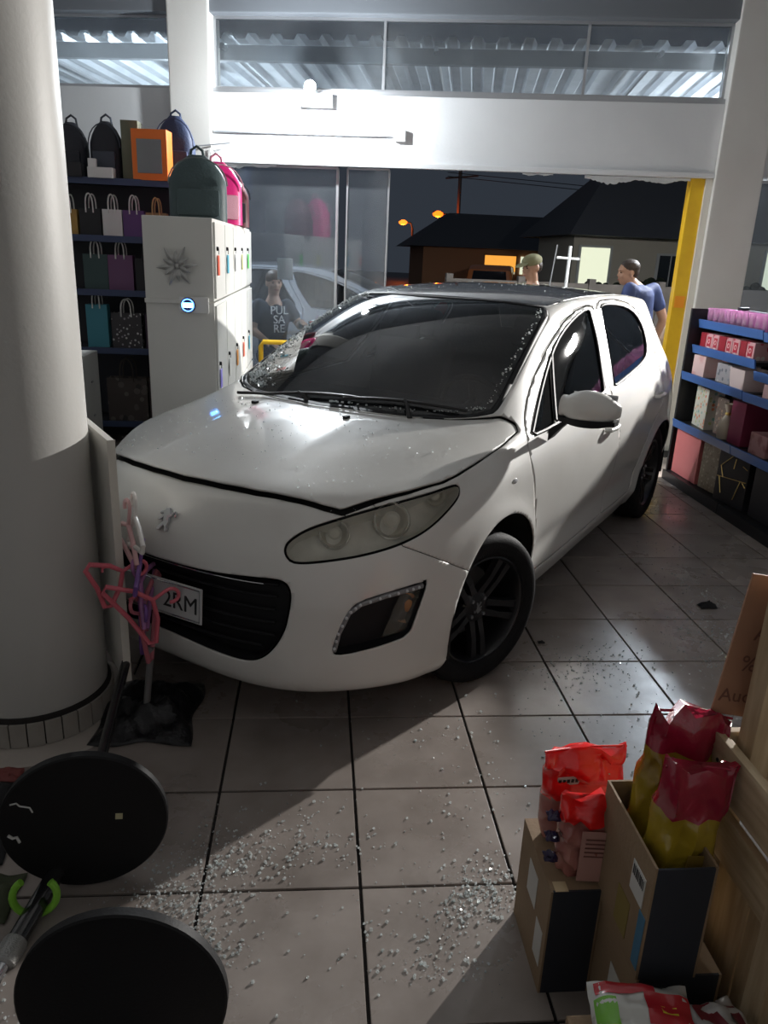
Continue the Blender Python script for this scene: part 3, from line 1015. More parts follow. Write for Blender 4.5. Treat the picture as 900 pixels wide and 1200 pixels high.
# ---- wheels
RIM = mat('black_alloy', (.008, .008, .010), .32, coat=.2)
BOLT = mat('wheel_bolt_silver', (.35, .36, .38), .3, metal=.9)
def make_wheel(x, s, steer):
    wq = empty('wheel')
    wq.parent = car
    wq.location = (x, s * .785, .317)
    wq.rotation_euler = (0, 0, steer)
    A = Matrix.Rotation(-PI / 2 * s, 4, 'X')     # local z -> outward
    R_ = .317
    prof = [(.222, -.095), (.245, -.108), (.285, -.110), (.305, -.100), (.314, -.078), (R_, -.03), (R_, .03), (.314, .078), (.305, .100), (.285, .110), (.250, .108), (.226, .098), (.222, .085), (.222, -.095)]
    t = MB().lathe(prof, 64, A).build('tyre', RUBBER, wq, smooth=True, sharp=60)
    b = MB()
    for k in range(4):
        zz = -.06 + .04 * k
        b.lathe([(R_ + .0005, zz - .003), (R_ - .006, zz), (R_ + .0005, zz + .003)], 64, A)
    b.build('tread_groove', DARKIN, t)
    r = MB().lathe([(.226, .096), (.219, .100), (.212, .092), (.205, .02), (.19, -.06), (.20, -.09), (.222, -.092)], 56, A).build('rim', RIM, wq, smooth=True, sharp=50)
    MB().lathe([(0, -.02), (.15, -.02), (.15, -.035), (0, -.035)], 32, A).build('brake_disc', mat('brake_disc', (.10, .10, .10), .4, metal=.8), wq, smooth=True, sharp=40)
    for k in range(5):
        for off in (-.13, .13):
            a = 2 * PI * k / 5 + .35
            a1 = a + off
            c0 = Vector((math.cos(a) * .045 - math.sin(a) * off * .16, math.sin(a) * .045 + math.cos(a) * off * .16, .055))
            c1 = Vector((math.cos(a1) * .213, math.sin(a1) * .213, .083))
            d = (c1 - c0)
            side = Vector((-d.y, d.x, 0)).normalized()
            up = Vector((0, 0, 1))
            b = MB()
            rings = []
            for t_, w_, h_ in ((0, .020, .030), (.5, .016, .026), (1, .021, .022)):
                c = c0 + d * t_ + up * (.006 * math.sin(PI * t_))
                rings.append([c - side * w_ - up * h_, c + side * w_ - up * h_, c + side * w_ * .75, c - side * w_ * .75])
            b.loft(rings)
            bmesh.ops.transform(b.bm, matrix=A, verts=b.bm.verts)
            b.build('spoke', RIM, wq)
    MB().lathe([(0, .066), (.02, .066), (.034, .062), (.062, .058), (.072, .048), (.072, -.02), (0, -.02)], 32, A).build('hub', RIM, wq, smooth=True, sharp=40)
    for k in range(4):
        a = PI / 4 + PI / 2 * k
        MB().lathe([(0, .070), (.007, .070), (.009, .066), (.009, .05), (0, .05)], 8, A @ Matrix.Translation((.047 * math.cos(a), .047 * math.sin(a), 0))).build('wheel_bolt', BOLT, wq, smooth=True)
    b = MB().prism([(px * .55, py * .55) for px, py in lion], .004, A @ Matrix.Rotation(0 if s > 0 else PI, 4, 'Z') @ Matrix.Translation((0, 0, .065)))
    b.build('hub_emblem', BOLT, wq)
    return wq
make_wheel(-.035, 1, math.radians(-19))
make_wheel(-.035, -1, math.radians(-19))
make_wheel(-2.628, 1, 0)
make_wheel(-2.628, -1, 0)

# ---- mirrors, handles, wipers, nozzles, repeater
for s in (1, -1):
    mi = empty('door_mirror')
    mi.parent = car
    rings, low = [], []
    for t in np.linspace(0, 1, 13):
        y = .905 + .235 * t
        e = math.sin(PI * min(max(t, .03), .97)) ** .45
        hh = (.082 - .016 * t) * (e if t > .5 else max(e, .55))
        dp = .085 * (1 - .25 * t) * (e if t > .5 else max(e, .6))
        zc = 1.058 - .006 * t
        xc = -.60 - .05 * t
        ring = []
        for k in range(18):
            a = 2 * PI * k / 18
            ca, sa = math.cos(a), math.sin(a)
            ring.append((xc + dp * (abs(ca) ** .8) * (1 if ca > 0 else -.62) * 1.0, s * y, zc + hh * (abs(sa) ** .85) * (1 if sa > 0 else -1)))
        rings.append(ring)
    me_ = MB().loft(rings).build('mirror_cap', PAINT, mi, smooth=True, sharp=60)
    rings2 = []
    for t in np.linspace(0.0, 1, 9):
        y = .905 + .225 * t
        e = math.sin(PI * min(max(t, .08), .92)) ** .4
        z1 = 1.010 - .002 * t
        x0 = -.60 - .05 * t
        rings2.append([(x0 + .070 * e, s * y, z1 + .004), (x0 + .055 * e, s * y, z1 - .030 * e), (x0 - .045 * e, s * y, z1 - .030 * e), (x0 - .055 * e, s * y, z1 + .004)])
    MB().loft(rings2).build('mirror_base', BLACKTRIM, mi, smooth=True, sharp=40)
    MB().box((-.672, s * 1.02, 1.056), (.006, .19, .115), .003).build('mirror_glass', CHROME, mi)
    b = MB()
    b.loft([[(-.57, s * .865, .90), (-.66, s * .865, .905), (-.66, s * .865, .955), (-.57, s * .865, .95)], [(-.57, s * .90, .945), (-.655, s * .90, .95), (-.655, s * .91, .985), (-.58, s * .91, .985)], [(-.575, s * .94, .99), (-.655, s * .94, .99), (-.655, s * .94, 1.02), (-.575, s * .94, 1.02)]])
    b.build('mirror_stalk', BLACKTRIM, mi, smooth=True, sharp=40)
    if s < 0:          # the right-hand mirror is torn off
        for ch in list(mi.children):
            bpy.data.objects.remove(ch)
        bpy.data.objects.remove(mi)
    for (xh, zh), dr in (((-1.43, .822), doors[s][0]), ((-2.47, .862), doors[s][1])):
        h, n_ = hit((xh, s * 2, zh), (0, -s, 0))
        hd = MB().tube([h + Vector((-.085, s * .004, 0)), h + Vector((-.075, s * .030, .002)), h + Vector((0, s * .040, .004)), h + Vector((.075, s * .030, .002)), h + Vector((.085, s * .004, 0))], [.011, .013, .013, .013, .011], 10).build('door_handle', PAINT, dr, smooth=True)
        MB().ball(h + Vector((0, -s * .006, 0)), (.07, .016, .026), 16, 8).build('handle_cup', PAINT, dr, smooth=True)
        MB().ball(h + Vector((-.095, s * .002, -.004)), (.012, .006, .012), 10, 6).build('lock_barrel', CHROME, dr, smooth=True)
    h, n_ = hit((-.22, s * 2, .80), (0, -s, 0))
    MB().ball(h, (.022, .006, .011), 12, 6).build('side_repeater', LEDS, car, smooth=True)
    # divider bar of the quarter window, and pillar trim between the side windows
    pts = [hit((-.765 - .245 * t, s * 2, .955 + .255 * t), (0, -s, 0))[0] + Vector((0, s * .002, 0)) for t in np.linspace(0, 1, 8)]
    MB().tube(pts, .009, 6).build('window_divider', BLACKTRIM, doors[s][0], smooth=True)
    for pid, poly in ((0, P_WINF), (1, P_WINR)):
        pts = []
        for q in poly[::2]:
            h, n_ = hit((q[0], s * 2, q[1]), (0, -s, 0))
            pts.append(h + n_ * .001)
        MB().tube(pts, .0075, 6, closed=True).build('window_seal', BLACKTRIM, doors[s][pid], smooth=True)
    # bright waist strip
    pts = [hit((x, s * 2, z), (0, -s, 0))[0] + Vector((0, s * .003, 0)) for x, z in zip(np.linspace(-.66, -1.50, 14), np.linspace(.925, .982, 14))]
    MB().tube(pts, .006, 6).build('waist_strip', CHROME, doors[s][0], smooth=True)
    # B pillar trim
    q0 = [(-1.535, 1.005), (-1.60, 1.11), (-1.68, 1.233), (-1.725, 1.385)]
    q1 = [(-1.675, 1.012), (-1.75, 1.116), (-1.835, 1.267), (-1.905, 1.392)]
    b = MB()
    g0 = []
    for (x0, z0), (x1, z1) in zip(q0, q1):
        row = []
        for t in np.linspace(0, 1, 5):
            h, n_ = hit((x0 + (x1 - x0) * t, s * 2, z0 + (z1 - z0) * t), (0, -s, 0))
            row.append(h + n_ * .004)
        g0.append(row)
    b.loft(g0, caps=False, closed=False)
    b.build('pillar_trim', mat('satin_grey_trim', (.14, .14, .15), .35, metal=.5), car, smooth=True)

WIPER = mat('wiper_black', (.015, .015, .016), .4)
for (a, c, pv) in (((-.075, -.46, 1.03), (-.16, .20, 1.025), (-.10, -.05, 1.0)), ((-.13, .10, 1.025), (-.30, .60, 1.04), (-.14, .42, 1.0))):
    wp = empty('wiper')
    wp.parent = car
    pa = []
    for t in np.linspace(0, 1, 9):
        p = Vector(a).lerp(Vector(c), t)
        h, n_ = near(p)
        pa.append(h + n_ * .014)
    MB().tube(pa, .007, 6).build('blade', WIPER, wp, smooth=True)
    MB().tube([Vector(pv), (Vector(pv) + pa[4]) / 2 + Vector((0, 0, .012)), pa[4] + Vector((0, 0, .006))], [.012, .009, .006], 6).build('arm', WIPER, wp, smooth=True)
HOODM = hood.matrix_local.copy()
for y in (-.26, .22):
    h, n_ = hit((.03, y, 2), (0, 0, -1))
    MB().box(HOODM @ (h + Vector((0, 0, .004))), (.028, .022, .014), .005).build('washer_nozzle', BLACKTRIM, hood)
# the nozzles are given in car space; undo the hood's own tilt
for ch in hood.children:
    ch.matrix_parent_inverse = HOODM.inverted()

# ---- interior
SEAT = mat('seat_fabric', (.035, .035, .04), .85, bump=(60, .3))
DASH = mat('dashboard_plastic', (.03, .03, .033), .6, bump=(200, .2))
for y, x in ((.37, -1.25), (-.37, -1.25)):
    st = empty('seat')
    st.parent = car
    MB().box((x + .10, y, .52), (.52, .50, .16), .06).build('seat_cushion', SEAT, st, smooth=True)
    rb = Matrix.Rotation(math.radians(-18), 3, 'Y')
    MB().box((x - .25, y, .86), (.14, .50, .62), .06, rb).build('seat_back', SEAT, st, smooth=True)
    MB().box((x - .37, y, 1.25), (.10, .26, .17), .045, rb).build('head_rest', SEAT, st, smooth=True)
rs = empty('rear_seat'); rs.parent = car
MB().box((-2.15, 0, .52), (.5, 1.25, .18), .06).build('seat_cushion', SEAT, rs, smooth=True)
MB().box((-2.52, 0, .88), (.16, 1.25, .62), .06, Matrix.Rotation(math.radians(-20), 3, 'Y')).build('seat_back', SEAT, rs, smooth=True)
b = MB()
b.loft([[(-.18 - .26 * (y / .7) ** 2, y, .60), (-.18 - .26 * (y / .7) ** 2, y, .965 - .02 * (abs(y) / .7) ** 2), (-.46, y, 1.01 - .03 * (abs(y) / .7) ** 2), (-.72, y, .99 - .03 * (abs(y) / .7) ** 2), (-.80, y, .93), (-.74, y, .60)] for y in np.linspace(-.68, .68, 9)])
dash = b.build('dashboard', DASH, car, smooth=True, sharp=40)
MB().bx(-3.0, -.3, -.78, .78, .20, .28).build('cabin_floor', DASH, car)
sw = empty('steering_wheel'); sw.parent = car
Ms = Matrix.Translation((-.88, .37, .93)) @ Matrix.Rotation(math.radians(-65), 4, 'Y')
MB().tube([Ms @ Vector((.18 * math.cos(a), .18 * math.sin(a), 0)) for a in [2 * PI * k / 28 for k in range(28)]], .016, 8, closed=True).build('rim', DASH, sw, smooth=True)
b = MB()
for a in (0, PI, -PI / 2):
    b.tube([Ms @ Vector((0, 0, -.02)), Ms @ Vector((.17 * math.sin(a + PI / 2), .17 * math.cos(a + PI / 2), 0))], .016, 6)
b.build('spoke', DASH, sw)
MB().ball(Ms @ Vector((0, 0, -.02)), .06, 12, 8).build('hub', DASH, sw, smooth=True)
vm = MB().box((-.74, 0, 1.285), (.02, .22, .065), .01).build('rear_view_mirror', BLACKTRIM, car)
# ================================================================ shop fittings and goods
def simple(name, col, rough=.5, **k):
    return mat(name, col, rough, **k)
def print_mat(name, base, cols, scale=18, size=.33, rough=.5):
    """printed paper: scattered voronoi blobs of several colours on a base colour"""
    m = bpy.data.materials.new(name)
    m.use_nodes = True
    nt = m.node_tree
    b = nt.nodes['Principled BSDF']
    b.inputs['Roughness'].default_value = rough
    tc = nt.nodes.new('ShaderNodeTexCoord')
    v = nt.nodes.new('ShaderNodeTexVoronoi')
    v.inputs['Scale'].default_value = scale
    nt.links.new(tc.outputs['Object'], v.inputs['Vector'])
    sp = nt.nodes.new('ShaderNodeSeparateColor')
    nt.links.new(v.outputs['Color'], sp.inputs[0])
    r = nt.nodes.new('ShaderNodeValToRGB')
    r.color_ramp.interpolation = 'CONSTANT'
    while len(r.color_ramp.elements) < len(cols):
        r.color_ramp.elements.new(.5)
    for i, c in enumerate(cols):
        r.color_ramp.elements[i].position = i / len(cols)
        r.color_ramp.elements[i].color = (*c, 1)
    nt.links.new(sp.outputs[0], r.inputs['Fac'])
    lt = nt.nodes.new('ShaderNodeMath')
    lt.operation = 'LESS_THAN'
    lt.inputs[1].default_value = size
    nt.links.new(v.outputs['Distance'], lt.inputs[0])
    mx = nt.nodes.new('ShaderNodeMix')
    mx.data_type = 'RGBA'
    nt.links.new(lt.outputs[0], mx.inputs[0])
    mx.inputs[6].default_value = (*base, 1)
    nt.links.new(r.outputs['Color'], mx.inputs[7])
    nt.links.new(mx.outputs[2], b.inputs['Base Color'])
    return m
def stripe_mat(name, c1, c2, scale=40, axis='Y', rough=.5):
    m = bpy.data.materials.new(name)
    m.use_nodes = True
    nt = m.node_tree
    b = nt.nodes['Principled BSDF']
    b.inputs['Roughness'].default_value = rough
    tc = nt.nodes.new('ShaderNodeTexCoord')
    wv = nt.nodes.new('ShaderNodeTexWave')
    wv.bands_direction = axis
    wv.inputs['Scale'].default_value = scale
    nt.links.new(tc.outputs['Object'], wv.inputs['Vector'])
    r = nt.nodes.new('ShaderNodeValToRGB')
    r.color_ramp.interpolation = 'CONSTANT'
    r.color_ramp.elements[0].color = (*c1, 1)
    r.color_ramp.elements[1].color = (*c2, 1)
    r.color_ramp.elements[1].position = .55
    nt.links.new(wv.outputs['Fac'], r.inputs['Fac'])
    nt.links.new(r.outputs['Color'], b.inputs['Base Color'])
    return m

def gift_bag(label, loc, w_, h, d, m, hm, rz=0.0, group=None, handles=True, hh=.11):
    """paper carrier bag: folded body with open mouth, side gussets, two cord handles; local x = width, front = -y"""
    r = empty('gift_bag', label, 'bag', loc, rz, group)
    b = MB()
    rings = []
    for z, g in ((0, 0), (h * .5, .012), (h, .02)):
        rings.append([(-w_ / 2, -d / 2, z), (w_ / 2, -d / 2, z), (w_ / 2 - g, 0, z), (w_ / 2, d / 2, z), (-w_ / 2, d / 2, z), (-w_ / 2 + g, 0, z)])
    b.loft(rings, caps=False)
    b.bm.verts.ensure_lookup_table()
    b.bm.faces.new([b.bm.verts[i] for i in (5, 4, 3, 2, 1, 0)])
    o = b.build('bag_body', m, r)
    sd = o.modifiers.new('t', 'SOLIDIFY')
    sd.thickness = .002
    if handles:
        for y in (-d / 2 - .003, d / 2 + .003):
            pts = []
            for k in range(11):
                a = PI * k / 10
                pts.append((math.cos(a) * w_ * .17, y, h - .03 + .03 * min(1, math.sin(a) * 3) + hh * math.sin(a) ** .7))
            MB().tube(pts, .006, 6).build('handle', hm, r, smooth=True)
    return r

# ---------------------------------------------------------------- dark shelf of gift bags (back left)
SHB = simple('dark_shelf_steel', (.030, .032, .042), .5)
SHY, SHD = 6.60, .36
su = empty('bag_shelf_unit', 'dark slatted shelf unit full of gift bags behind the locker bank', 'shelf unit', (-1.62, SHY, 0))
X0, X1 = -1.05, .62
MB().bx(X0, X1, SHD, SHD + .03, 0, 2.10).build('back_panel', SHB, su)
LV = [2.10, 1.68, 1.27, .81, .20]
for z in LV:
    sh = MB().bx(X0, X1, 0, SHD, z - .03, z, .003).build('shelf', SHB, su)
    MB().bx(X0, X1, -.012, 0, z - .045, z + .005, .002).build('price_rail', simple('dark_blue_rail', (.05, .07, .14), .45), sh)
for x in (X0, X1):
    MB().bx(x - .02, x + .02, 0, SHD, 0, 2.10, .003).build('upright', SHB, su)
WC = simple('white_cord', (.75, .75, .72), .6)
KR = simple('kraft_cord', (.55, .35, .16), .7)
BK = simple('black_paper', (.02, .02, .024), .5)
PU = simple('purple_paper', (.13, .06, .20), .5)
WH = simple('white_paper', (.72, .72, .70), .55)
GR = simple('dark_green_paper', (.05, .09, .09), .55)
MV = simple('mauve_paper', (.17, .08, .17), .5)
TL = simple('turquoise_paper', (.06, .26, .33), .5)
FLW = print_mat('flower_print_dark', (.05, .045, .05), [(.5, .5, .5), (.30, .28, .30), (.6, .58, .56)], 34, .30)
OC = simple('ochre_paper', (.45, .28, .08), .55)
KP = simple('kraft_paper', (.35, .22, .11), .6)
yb_ = SHY + .10
row = [('ochre gift bag at the column end of the second shelf', -1.97, 1.68, .13, .19, OC, WC),
       ('black gift bag with white cord handles on second shelf', -1.805, 1.68, .165, .20, BK, WC),
       ('white gift bag with white cord handles on second shelf', -1.635, 1.68, .150, .20, WH, WC),
       ('purple gift bag with pale cord handles on second shelf', -1.47, 1.68, .165, .20, PU, WC),
       ('kraft brown gift bag with brown handles on second shelf', -1.295, 1.68, .16, .19, KP, KR),
       ('dark green gift bag with pale cord handles on third shelf', -1.79, 1.27, .19, .27, GR, WC),
       ('large mauve gift bag with pale cord handles on third shelf', -1.595, 1.27, .195, .27, MV, WC),
       ('black gift bag behind the mauve one on third shelf', -1.39, 1.27, .18, .25, BK, BK),
       ('turquoise gift bag with white handles on fourth shelf', -1.81, .81, .17, .34, TL, WC),
       ('dark gift bag printed with pale flowers on fourth shelf', -1.575, .81, .24, .28, FLW, WC),
       ('dark plum gift bag at the locker end of fourth shelf', -1.33, .81, .19, .28, simple('plum_paper', (.07, .04, .07), .5), BK),
       ]
for lb, x, z, w_, h, m, hm in row:
    gift_bag(lb, (x, yb_, z), w_, h, .09, m, hm)
NEWS = print_mat('dark_newsprint', (.075, .06, .055), [(.13, .11, .10), (.04, .035, .035), (.16, .14, .12)], 16, .42)
gift_bag('large brown print gift bag with round handles on the lowest shelf', (-1.60, yb_, .20), .33, .36, .12, NEWS, simple('brown_cord', (.06, .05, .045), .7), hh=.16)
gift_bag('dark brown gift bag beside the print bag on the lowest shelf', (-1.32, yb_, .20), .20, .36, .12, simple('deep_brown_paper', (.05, .035, .035), .6), BK)
# turquoise bag's printed hem
# goods on top of the shelf
def backpack(label, loc, w_, h, d, m, m2, rz=0, strap=None):
    r = empty('backpack', label, 'backpack', loc, rz)
    b = MB()
    rings = []
    for t in np.linspace(0, 1, 9):
        z = h * t
        e = 1.0 if t < .6 else math.sqrt(max(0.0, 1 - ((t - .6) / .43) ** 2)) * .75 + .25 * (1 - (t - .6) / .4)
        ww, dd = w_ / 2 * max(e, .25), d / 2 * (1.06 - .30 * t) * max(e, .45)
        ring = []
        for k in range(20):
            a = 2 * PI * k / 20
            ca, sa = math.cos(a), math.sin(a)
            ring.append((ww * math.copysign(abs(ca) ** .55, ca), dd * math.copysign(abs(sa) ** .55, sa), z))
        rings.append(ring)
    b.loft(rings)
    b.build('pack_body', m, r, smooth=True, sharp=70)
    MB().box((0, -d * .5, h * .28), (w_ * .72, .05, h * .40), .022).build('front_pocket', m2, r, smooth=True)
    z1 = h * .93
    MB().tube([(-.045, d * .12, z1), (-.035, d * .14, z1 + .06), (0, d * .15, z1 + .085), (.035, d * .14, z1 + .06), (.045, d * .12, z1)], .009, 6).build('carry_loop', m2, r, smooth=True)
    pts = [(w_ * .5 * math.cos(a), -d * .42, h * .55 + h * .40 * math.sin(a)) for a in np.linspace(0, PI, 12)]
    MB().tube(pts, .005, 5).build('zip', strap or m2, r, smooth=True)
    return r
NAVY = simple('navy_nylon', (.03, .045, .10), .6, bump=(80, .3))
BLK = simple('black_nylon', (.02, .022, .03), .6, bump=(80, .3))
TEAL = simple('dark_teal_nylon', (.055, .085, .09), .55, bump=(60, .3))
backpack('black backpack at the column end of the top shelf', (-1.94, SHY + .20, 2.10), .24, .40, .20, BLK, BLK)
backpack('black backpack with looped handle between backpack and olive box', (-1.675, SHY + .20, 2.10), .24, .42, .20, BLK, simple('slate_nylon', (.05, .06, .08), .6))
backpack('navy blue backpack behind the orange box', (-1.16, SHY + .31, 2.10), .30, .50, .24, NAVY, NAVY)
def carton(name, label, cat, loc, size, m, rz=0.0, lid=False, bevel=.004):
    r = empty(name, label, cat, loc, rz)
    MB().bx(-size[0] / 2, size[0] / 2, -size[1] / 2, size[1] / 2, 0, size[2], bevel).build('carton_body', m, r)
    return r
OL = simple('olive_card', (.16, .17, .12), .6)
carton('gift_box', 'tall olive box beside the orange box', 'box', (-1.478, SHY + .20, 2.10), (.13, .18, .43), OL)
ob = carton('toy_box', 'orange display box with a grey window front', 'box', (-1.30, SHY + .06, 2.10), (.27, .16, .36), simple('orange_card', (.85, .20, .03), .4), -.10)
MB().bx(-.095, .095, -.086, -.080, .05, .29, .003).build('window', simple('grey_window_film', (.22, .25, .25), .15, coat=.6), ob)
put_text('box_lettering', 'PET', .03, WH, ob, frame((0.03, -.083, .025), (1, 0, 0), (0, 0, 1))) if False else None
cb = carton('phone_box', 'small white box lying on the top shelf', 'box', (-1.68, SHY + .01, 2.10), (.19, .09, .075), WH, -.05)
carton('small_box', 'tiny white box standing on the small white box', 'box', (-1.745, SHY + .01, 2.176), (.06, .05, .06), WH, .1)
carton('shoe_box', 'black box at the column end of the top shelf', 'box', (-1.90, SHY + .01, 2.10), (.16, .09, .10), BK)

# low white cabinet standing beside the shelf, behind the column
lc = empty('low_cabinet', 'low white cabinet in front of the bag shelves beside the column', 'cabinet', (-1.93, 5.85, 0))
MB().bx(-.27, .27, -.2, .2, 0, .86, .005).build('cabinet_body', simple('white_laminate', (.62, .62, .60), .4), lc)
for z in (.15, .40, .65):
    MB().bx(.265, .276, -.02, .02, z, z + .012, .002).build('screw_cap', FRAMEG, lc)
# black folding stool behind the white board
fs = empty('folding_chair', 'black folded chair behind the white board', 'chair', (-1.12, 3.45, 0), -.15)
for dx in (-.05, .07):
    MB().tube([(dx - .02, 0, 0), (dx - .01, .02, .45), (dx, .04, .86), (dx + .012, .05, .90), (dx + .024, .04, .87), (dx + .02, .02, .5)], .013, 8).build('frame_tube', simple('black_gloss_tube', (.012, .012, .014), .25, coat=.4), fs, smooth=True)
MB().box((.0, .06, .80), (.14, .02, .10), .01).build('backrest', BLK, fs)

# ---------------------------------------------------------------- locker bank
LK = simple('white_locker_steel', (.66, .66, .63), .38, bump=(30, .04), var=(2.0, (.60, .595, .565), .4, .8))
lk = empty('locker_bank', 'white two-tier locker bank with key tags on its doors', 'locker', (0, 0, 0))
LX0, LX1, LY0, LY1, LZ, LM = -.975, -.595, 4.60, 7.00, 1.785, 1.335
MB().bx(LX0, LX1, LY0, LY1, 0, LM - .004, .005).build('lower_case', LK, lk)
MB().bx(LX0, LX1, LY0, LY1, LM + .004, LZ, .005).build('upper_case', LK, lk)
MB().bx(LX0 - .004, LX1 - .17, LY0 - .012, LY0, LM - .012, LM + .012, .003).build('joint_strip', LK, lk)
rl = random.Random(4)
TAGS = [(.75, .12, .06), (.10, .45, .60), (.6, .6, .6), (.7, .7, .3), (.1, .7, .12), (.35, .30, .85), (.75, .75, .72), (.9, .4, .1)]
nc = 5
cw = (LY1 - LY0) / nc
ti = 0
for tier, (z0, z1) in enumerate(((LM + .02, LZ - .02), (LM - .62, LM - .02), (.06, LM - .64))):
    for c in range(nc):
        y0 = LY0 + c * cw + .012
        dr = MB().bx(LX1, LX1 + .014, y0, y0 + cw - .024, z0, z1, .003).build('locker_door', LK, lk)
        if tier < 2:
            zl = z0 + (z1 - z0) * (.66 if tier == 0 else .45)
            yl = y0 + .05
            MB().lathe([(0, .012), (.010, .012), (.012, 0), (0, 0)], 12, Matrix.Translation((LX1 + .014, yl, zl)) @ Matrix.Rotation(PI / 2, 4, 'Y')).build('lock', BLACKTRIM, dr)
            tcol = TAGS[ti % len(TAGS)]
            ti += 1
            tg = MB().box((LX1 + .022, yl + .015, zl - .09), (.004, .07, .11), .004).build('key_tag', simple('key_tag_%d' % ti, tcol, .4), dr)
            MB().tube([(LX1 + .026, yl, zl), (LX1 + .024, yl + .01, zl - .03)], .002, 5).build('key_cord', BLACKTRIM, dr)
# sculpted flower ornament on the end panel
fl = empty('wall_flower', 'silver grey sculpted flower ornament on the locker end', 'ornament', (-.79, LY0 - .001, 1.525))
SIL = simple('silver_grey_resin', (.40, .40, .39), .35, metal=.5)
for k in range(12):
    a = 2 * PI * k / 12 + .1
    L_ = .115 if k % 2 == 0 else .082
    b = MB()
    rings = []
    for t in np.linspace(0, 1, 7):
        wd = .016 * math.sin(PI * min(.97, max(.08, t ** .8)))
        c = Vector((math.cos(a) * L_ * t, -.010 - .026 * math.sin(PI * t * .9), math.sin(a) * L_ * t))
        sdv = Vector((-math.sin(a), 0, math.cos(a)))
        rings.append([c - sdv * wd, c + Vector((0, -.006, 0)), c + sdv * wd, c + Vector((0, .005, 0))])
    b.loft(rings)
    b.build('petal', SIL, fl, smooth=True)
MB().ball((0, -.022, 0), .016, 10, 8).build('flower_centre', SIL, fl, smooth=True)
# sliding plate with blue-lit round display
dp = empty('lock_display', 'round lock display glowing blue on a pale plate', 'display', (-.725, LY0 - .012, 1.318))
MB().box((.02, -.006, 0), (.165, .014, .088), .007).build('plate', simple('pale_plate', (.70, .70, .68), .35), dp, smooth=True)
MB().lathe([(0, .016), (.036, .016), (.042, .008), (.042, 0), (0, 0)], 28, Matrix.Translation((-.012, -.012, 0)) @ Matrix.Rotation(PI / 2, 4, 'X')).build('bezel', simple('blue_black_bezel', (.02, .04, .12), .2), dp, smooth=True, sharp=40)
MB().box((-.012, -.029, 0), (.056, .002, .026), .0008).build('screen', mat('lit_blue_screen', (.05, .2, .6), .3, emit=(.15, .55, 1.0), estr=3.0), dp)
MB().lathe([(.030, .0), (.033, .002), (.036, 0)], 28, Matrix.Translation((-.012, -.0285, 0)) @ Matrix.Rotation(PI / 2, 4, 'X')).build('glow_ring', mat('lit_blue_ring', (.05, .1, .5), .3, emit=(.08, .22, 1.0), estr=1.5), dp)
# backpacks on the locker
backpack('dark teal backpack standing on the locker bank', (-.78, 5.40, LZ), .36, .39, .24, TEAL, TEAL, .15, simple('grey_green_zip', (.14, .17, .17), .5))
PINK = simple('hot_pink_nylon', (.75, .02, .22), .4, bump=(60, .2))
backpack('hot pink school backpack on the locker behind the teal one', (-.71, 5.85, LZ), .32, .40, .20, PINK, simple('pale_pink_sequin', (.75, .35, .45), .25, bump=(200, .5)), .35)
backpack('dark red and black backpack at the far end of the locker', (-.70, 6.40, LZ), .30, .36, .20, simple('wine_nylon', (.12, .02, .03), .5), BLK, .3)
# hanging straps by the pillar
hg = empty('hanging_hook_rail', 'thin wire hook rail with hanging cords beside the pillar', 'rail', FP(-.18, -.10, 0))
MB().tube([(-.25, 0, 2.42), (.35, -.02, 2.50)], .006, 6).build('rail', FRAMEG, hg, smooth=True)
for k, (dx, c, L_) in enumerate(((-.10, (.2, .5, .7), .35), (.02, (.7, .7, .72), .45), (.18, (.65, .65, .66), .50))):
    MB().tube([(dx, -.01, 2.45), (dx + .01, -.02, 2.45 - L_ * .5), (dx - .005, -.015, 2.45 - L_)], .005, 6).build('cord', simple('cord_%d' % k, c, .6), hg, smooth=True)

# ---------------------------------------------------------------- gondola with blue price rails (right)
GBK = simple('black_gondola_steel', (.014, .014, .017), .4)
BLUE = simple('blue_price_rail', (.06, .15, .42), .4)
gd = empty('gondola_shelf', 'black gondola shelving with blue price rails beside the car', 'shelf unit', (2.80, 0, 0))
GY = [5.86, 4.94, 4.02]
for y in GY:
    MB().bx(.40, .47, y - .025, y + .025, 0, 1.36, .004).build('upright', GBK, gd)
MB().bx(.03, .47, GY[0] - .005, GY[0] + .02, 0, 1.34, .003).build('end_panel', GBK, gd)
for k in range(2):
    ya, yb2 = GY[k + 1], GY[k]
    MB().bx(.45, .47, ya, yb2, 0, 1.34).build('back_panel', GBK, gd)
    zs = ((1.245, .10), (1.055, .08), (.85, .03), (.475, .02), (.07, .0)) if k == 0 else ((1.235, .10), (.985, .08), (.845, .03), (.475, .02), (.07, .0))
    for z, ins in zs:
        sh = MB().bx(ins + .012, .45, ya + .006, yb2 - .006, z - .025, z, .002).build('shelf', GBK, gd)
        if z > .1:
            MB().box((ins, (ya + yb2) / 2, z - .012), (.012, yb2 - ya - .012, .062), .003, Matrix.Rotation(math.radians(-12), 3, 'Y')).build('price_rail', BLUE, sh)
        else:
            MB().bx(-.004, .012, ya + .004, yb2 - .004, 0, .075, .002).build('plinth', GBK, sh)
GX = 2.80
